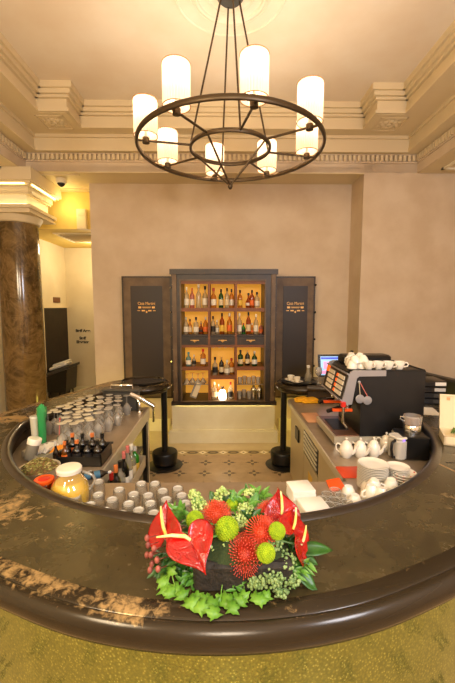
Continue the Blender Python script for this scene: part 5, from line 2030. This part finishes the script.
# two large dark leaves at the right, some in the middle
for (b0, t0, w_, nr) in (((296, 548, 1.29), (333, 545, 1.30), .062, (0, -.5, 1)), ((291, 560, 1.25), (318, 590, 1.19), .058, (.3, -.6, .8)),
                         ((296, 552, 1.28), (318, 560, 1.25), .05, (.2, -.5, .9)), ((200, 505, 1.4), (193, 488, 1.42), .04, (0, -.8, .5)), ((218, 502, 1.42), (210, 487, 1.43), .05, (0, -.8, .5)),
                         ((222, 502, 1.42), (230, 488, 1.43), .05, (0, -.8, .5)), ((250, 505, 1.4), (258, 487, 1.42), .04, (0, -.8, .5))):
    b = B(); leaf_mesh(b, L(A(b0[0], b0[1] + 4, b0[2] + DY)), L(A(t0[0], t0[1] + 4, t0[2] + DY)), w_, nr); b.build('broad_leaf', M['leafd'] if w_ > .045 else M['leafm'], fa, sharp=180, solid=.0012)

# filler greenery: dense small leaves all round
def greenery(px, py, Y, spread, n, m_, size):
    b = B()
    c = L(A(px, py + 4, Y + DY))
    for k in range(int(n * 1.7)):
        p = c + Vector((random.gauss(0, spread), random.gauss(0, spread * .5), random.gauss(0, spread * .6)))
        d = (p - (CORE - FB)).normalized() * .35 + Vector((random.uniform(-1, 1), random.uniform(-.9, .4), random.uniform(-.7, .7)))
        d.normalize()
        leaf_mesh(b, p, p + d * size * random.uniform(.8, 1.6), 1.2 * size * random.uniform(.35, .5), Vector((random.uniform(-.5, .5), -.5, .8)), n=4)
    b.build('foliage', m_, fa, sharp=180)


for (px, py, Y, sp_, n, mk_, sz) in ((176, 562, 1.25, .024, 22, 'leafd', .034), (205, 556, 1.27, .024, 26, 'leafd', .032), (232, 562, 1.25, .022, 20, 'leafm', .028), (262, 562, 1.25, .026, 24, 'leafd', .032),
                                     (205, 535, 1.32, .03, 30, 'leafd', .036), (250, 520, 1.35, .03, 26, 'leafd', .036), (285, 540, 1.31, .028, 28, 'leafd', .036), (284, 580, 1.22, .018, 14, 'leafd', .03),
                                     (180, 510, 1.40, .025, 18, 'leafm', .034), (240, 500, 1.42, .03, 24, 'leafm', .034), (215, 545, 1.29, .022, 24, 'leafm', .03), (168, 560, 1.27, .018, 14, 'leafd', .034),
                                     (222, 552, 1.26, .018, 18, 'leafm', .028), (180, 552, 1.3, .022, 22, 'leafd', .034), (214, 548, 1.265, .016, 26, 'leafd', .03), (208, 560, 1.24, .014, 14, 'leafm', .026), (190, 575, 1.22, .012, 12, 'leafm', .03), (300, 560, 1.26, .016, 12, 'leafm', .036), (258, 492, 1.45, .02, 16, 'leafm', .034), (292, 570, 1.22, .02, 14, 'leafm', .03), (247, 574, 1.2, .012, 8, 'leafm', .026), (236, 582, 1.19, .008, 5, 'leafm', .024)):
    greenery(px, py, Y, sp_, n, M[mk_], sz)


# umbels of tiny pale buds
def umbel(px, py, Y, r, n, m_, flat=.7, bud=.0056):
    c = L(A(px, py + 4, Y + DY))
    b = B()
    r *= 1.3
    n = int(n * 1.5)
    for k in range(n):
        d = Vector((random.gauss(0, 1), random.gauss(0, 1), random.gauss(0, 1)))
        d.normalize()
        d *= r * random.random() ** .45
        d.z *= flat
        p = c + d
        b.ball(p, bud * random.uniform(.7, 1.25), 6)
        if k % 3 == 0:
            b.tube([c + Vector((0, .01, -r * .8)), p], .0009, 4)
    b.build('bud_cluster', m_, fa, sharp=180)


for (px, py, Y, r, n, mk_) in ((200, 500, 1.40, .028, 70, 'umbel'), (194, 490, 1.42, .018, 40, 'umbel'), (222, 488, 1.42, .02, 46, 'umbel'), (218, 496, 1.42, .018, 34, 'umbel'), (245, 505, 1.38, .024, 60, 'umbel'),
                               (249, 488, 1.42, .016, 34, 'umbel'), (240, 517, 1.33, .024, 60, 'umbel'), (214, 545, 1.25, .018, 44, 'umbel'), (229, 540, 1.25, .018, 44, 'umbel'), (212, 560, 1.22, .016, 34, 'umbel'),
                               (284, 557, 1.23, .034, 120, 'umbels'), (270, 572, 1.19, .034, 120, 'umbels'), (290, 575, 1.20, .026, 80, 'umbels'), (256, 578, 1.18, .022, 60, 'umbels'), (275, 540, 1.25, .024, 60, 'umbels'), (281, 588, 1.18, .02, 50, 'umbels')):
    umbel(px, py, Y, r, n, M[mk_])

# dusky buds at the left
b = B()
for (px, py, Y) in ((148, 541, 1.24), (151, 551, 1.23), (147, 551, 1.25), (154, 545, 1.22), (152, 560, 1.22), (157, 556, 1.21), (147, 534, 1.27), (150, 566, 1.21), (158, 565, 1.2)):
    c = L(A(px, py + 4, Y + DY))
    b.ball(c, .009, 10, 1.35)
    b.tube([c, c + Vector((.03, .03, -.01))], .0015, 5)
b.build('pink_buds', M['bud'], fa, sharp=180)

# trailing ivy over the edge of the planter
for (lst, nm) in ((((163, 576, 1.215, .03), (171, 566, 1.22, .026), (176, 585, 1.19, .032), (182, 594, 1.17, .028), (170, 592, 1.18, .026), (166, 585, 1.19, .030)), 'left'),
                  (((190, 605, 1.14, .032), (200, 615, 1.12, .036), (211, 609, 1.13, .032), (206, 600, 1.15, .028), (196, 598, 1.16, .026), (214, 620, 1.10, .03), (220, 600, 1.15, .026)), 'middle'),
                  (((228, 606, 1.14, .034), (236, 600, 1.15, .028), (233, 614, 1.12, .028), (241, 608, 1.14, .026), (243, 596, 1.16, .026)), 'right'),
                  (((260, 603, 1.15, .030), (266, 597, 1.16, .024), (255, 596, 1.16, .022)), 'far')):
    b = B()
    pts = []
    for (px, py, Y, s_) in lst:
        c = L(A(px, py + 4, Y + DY))
        wz = (c + FB).z
        if wz < ZD + .014:
            c.z += ZD + .014 - wz
        pts.append(c)
        ivy_leaf(b, c, s_ * 1.2, look((random.uniform(-.5, .5), random.uniform(-.9, -.3), .8), random.uniform(-1.2, 1.2) + PI))
    for c, c2 in zip(pts, pts[1:]):
        b.tube([c + Vector((0, 0, -.004)), (c + c2) / 2 + Vector((0, 0, -.006)), c2 + Vector((0, 0, -.004))], .0013, 5)
    b.tube([pts[-1] + Vector((0, 0, -.004)), pts[-1] + Vector((.01, .05, .03)), Vector((pts[-1].x * .9, .0, .085))], .0013, 5)
    b.build('ivy_trail', M['ivy'], fa, sharp=180, solid=.0008)

# keep everything on the deck: nothing dips below its top
def lift(o):
    for c in o.children:
        if c.type == 'MESH':
            for v in c.data.vertices:
                if v.co.z < .003:
                    v.co.z = .003 + .004 * random.random()
        lift(c)


lift(fa)
# ================================================================== light
def lamp(name, kind, loc, power, col, **kw):
    ld = bpy.data.lights.new(name, kind)
    ld.energy = power
    ld.color = lin(col)[:3]
    for k, v in kw.items():
        setattr(ld, k, v)
    o = bpy.data.objects.new(name, ld)
    COL.objects.link(o)
    o.location = loc
    return o


for k in range(8):
    a = a0 + k * PI / 4
    lamp('chandelier_bulb', 'POINT', (CX + RS * cos(a), CY + RS * sin(a), RZ + .25), P_BULB, (255, 240, 216), shadow_soft_size=.03)
# added fill lights out of view behind and beside the camera, right one cooler
for x, y, c_, p_ in ((0.065, -1.4, (255, 243, 224), 1), (-1.6, -.4, (255, 236, 200), 1), (1.8, -.4, (232, 238, 255), 1.1)):
    lamp('room_fill', 'POINT', (x, y, 2.75), P_FILL * p_, c_, shadow_soft_size=.35)
# passage downlight, cove behind the column
lamp('passage_downlight', 'POINT', (-2.5, 7.3, 3.1), P_PASS, (255, 238, 200), shadow_soft_size=.1)
lamp('passage_cove', 'POINT', (-2.5, 5.95, 3.62), P_COVE, (255, 228, 150), shadow_soft_size=.12)
# added yellow lamps standing in for the bar's LED glow on the wall
for x in (-1.55, 1.55):
    lamp('wall_fill', 'POINT', (x, 5.3, .30), P_WALL_FILL, (255, 236, 96), shadow_soft_size=.1)
# lantern in the cabinet
lamp('cabinet_lantern', 'POINT', (A(222.5, 392, 5.3).x, 5.29, ib + .23), 2.2, (255, 226, 176), shadow_soft_size=.04)

wd = bpy.data.worlds.new('world')
S.world = wd
wd.use_nodes = True
wd.node_tree.nodes['Background'].inputs[0].default_value = lin((255, 220, 170))
wd.node_tree.nodes['Background'].inputs[1].default_value = .15
S.cycles.max_bounces = 10
S.cycles.transparent_max_bounces = 24
S.cycles.diffuse_bounces = 4
S.cycles.glossy_bounces = 4
S.cycles.caustics_reflective = False
S.cycles.caustics_refractive = False
S.cycles.sample_clamp_indirect = 4
S.cycles.use_denoising = True
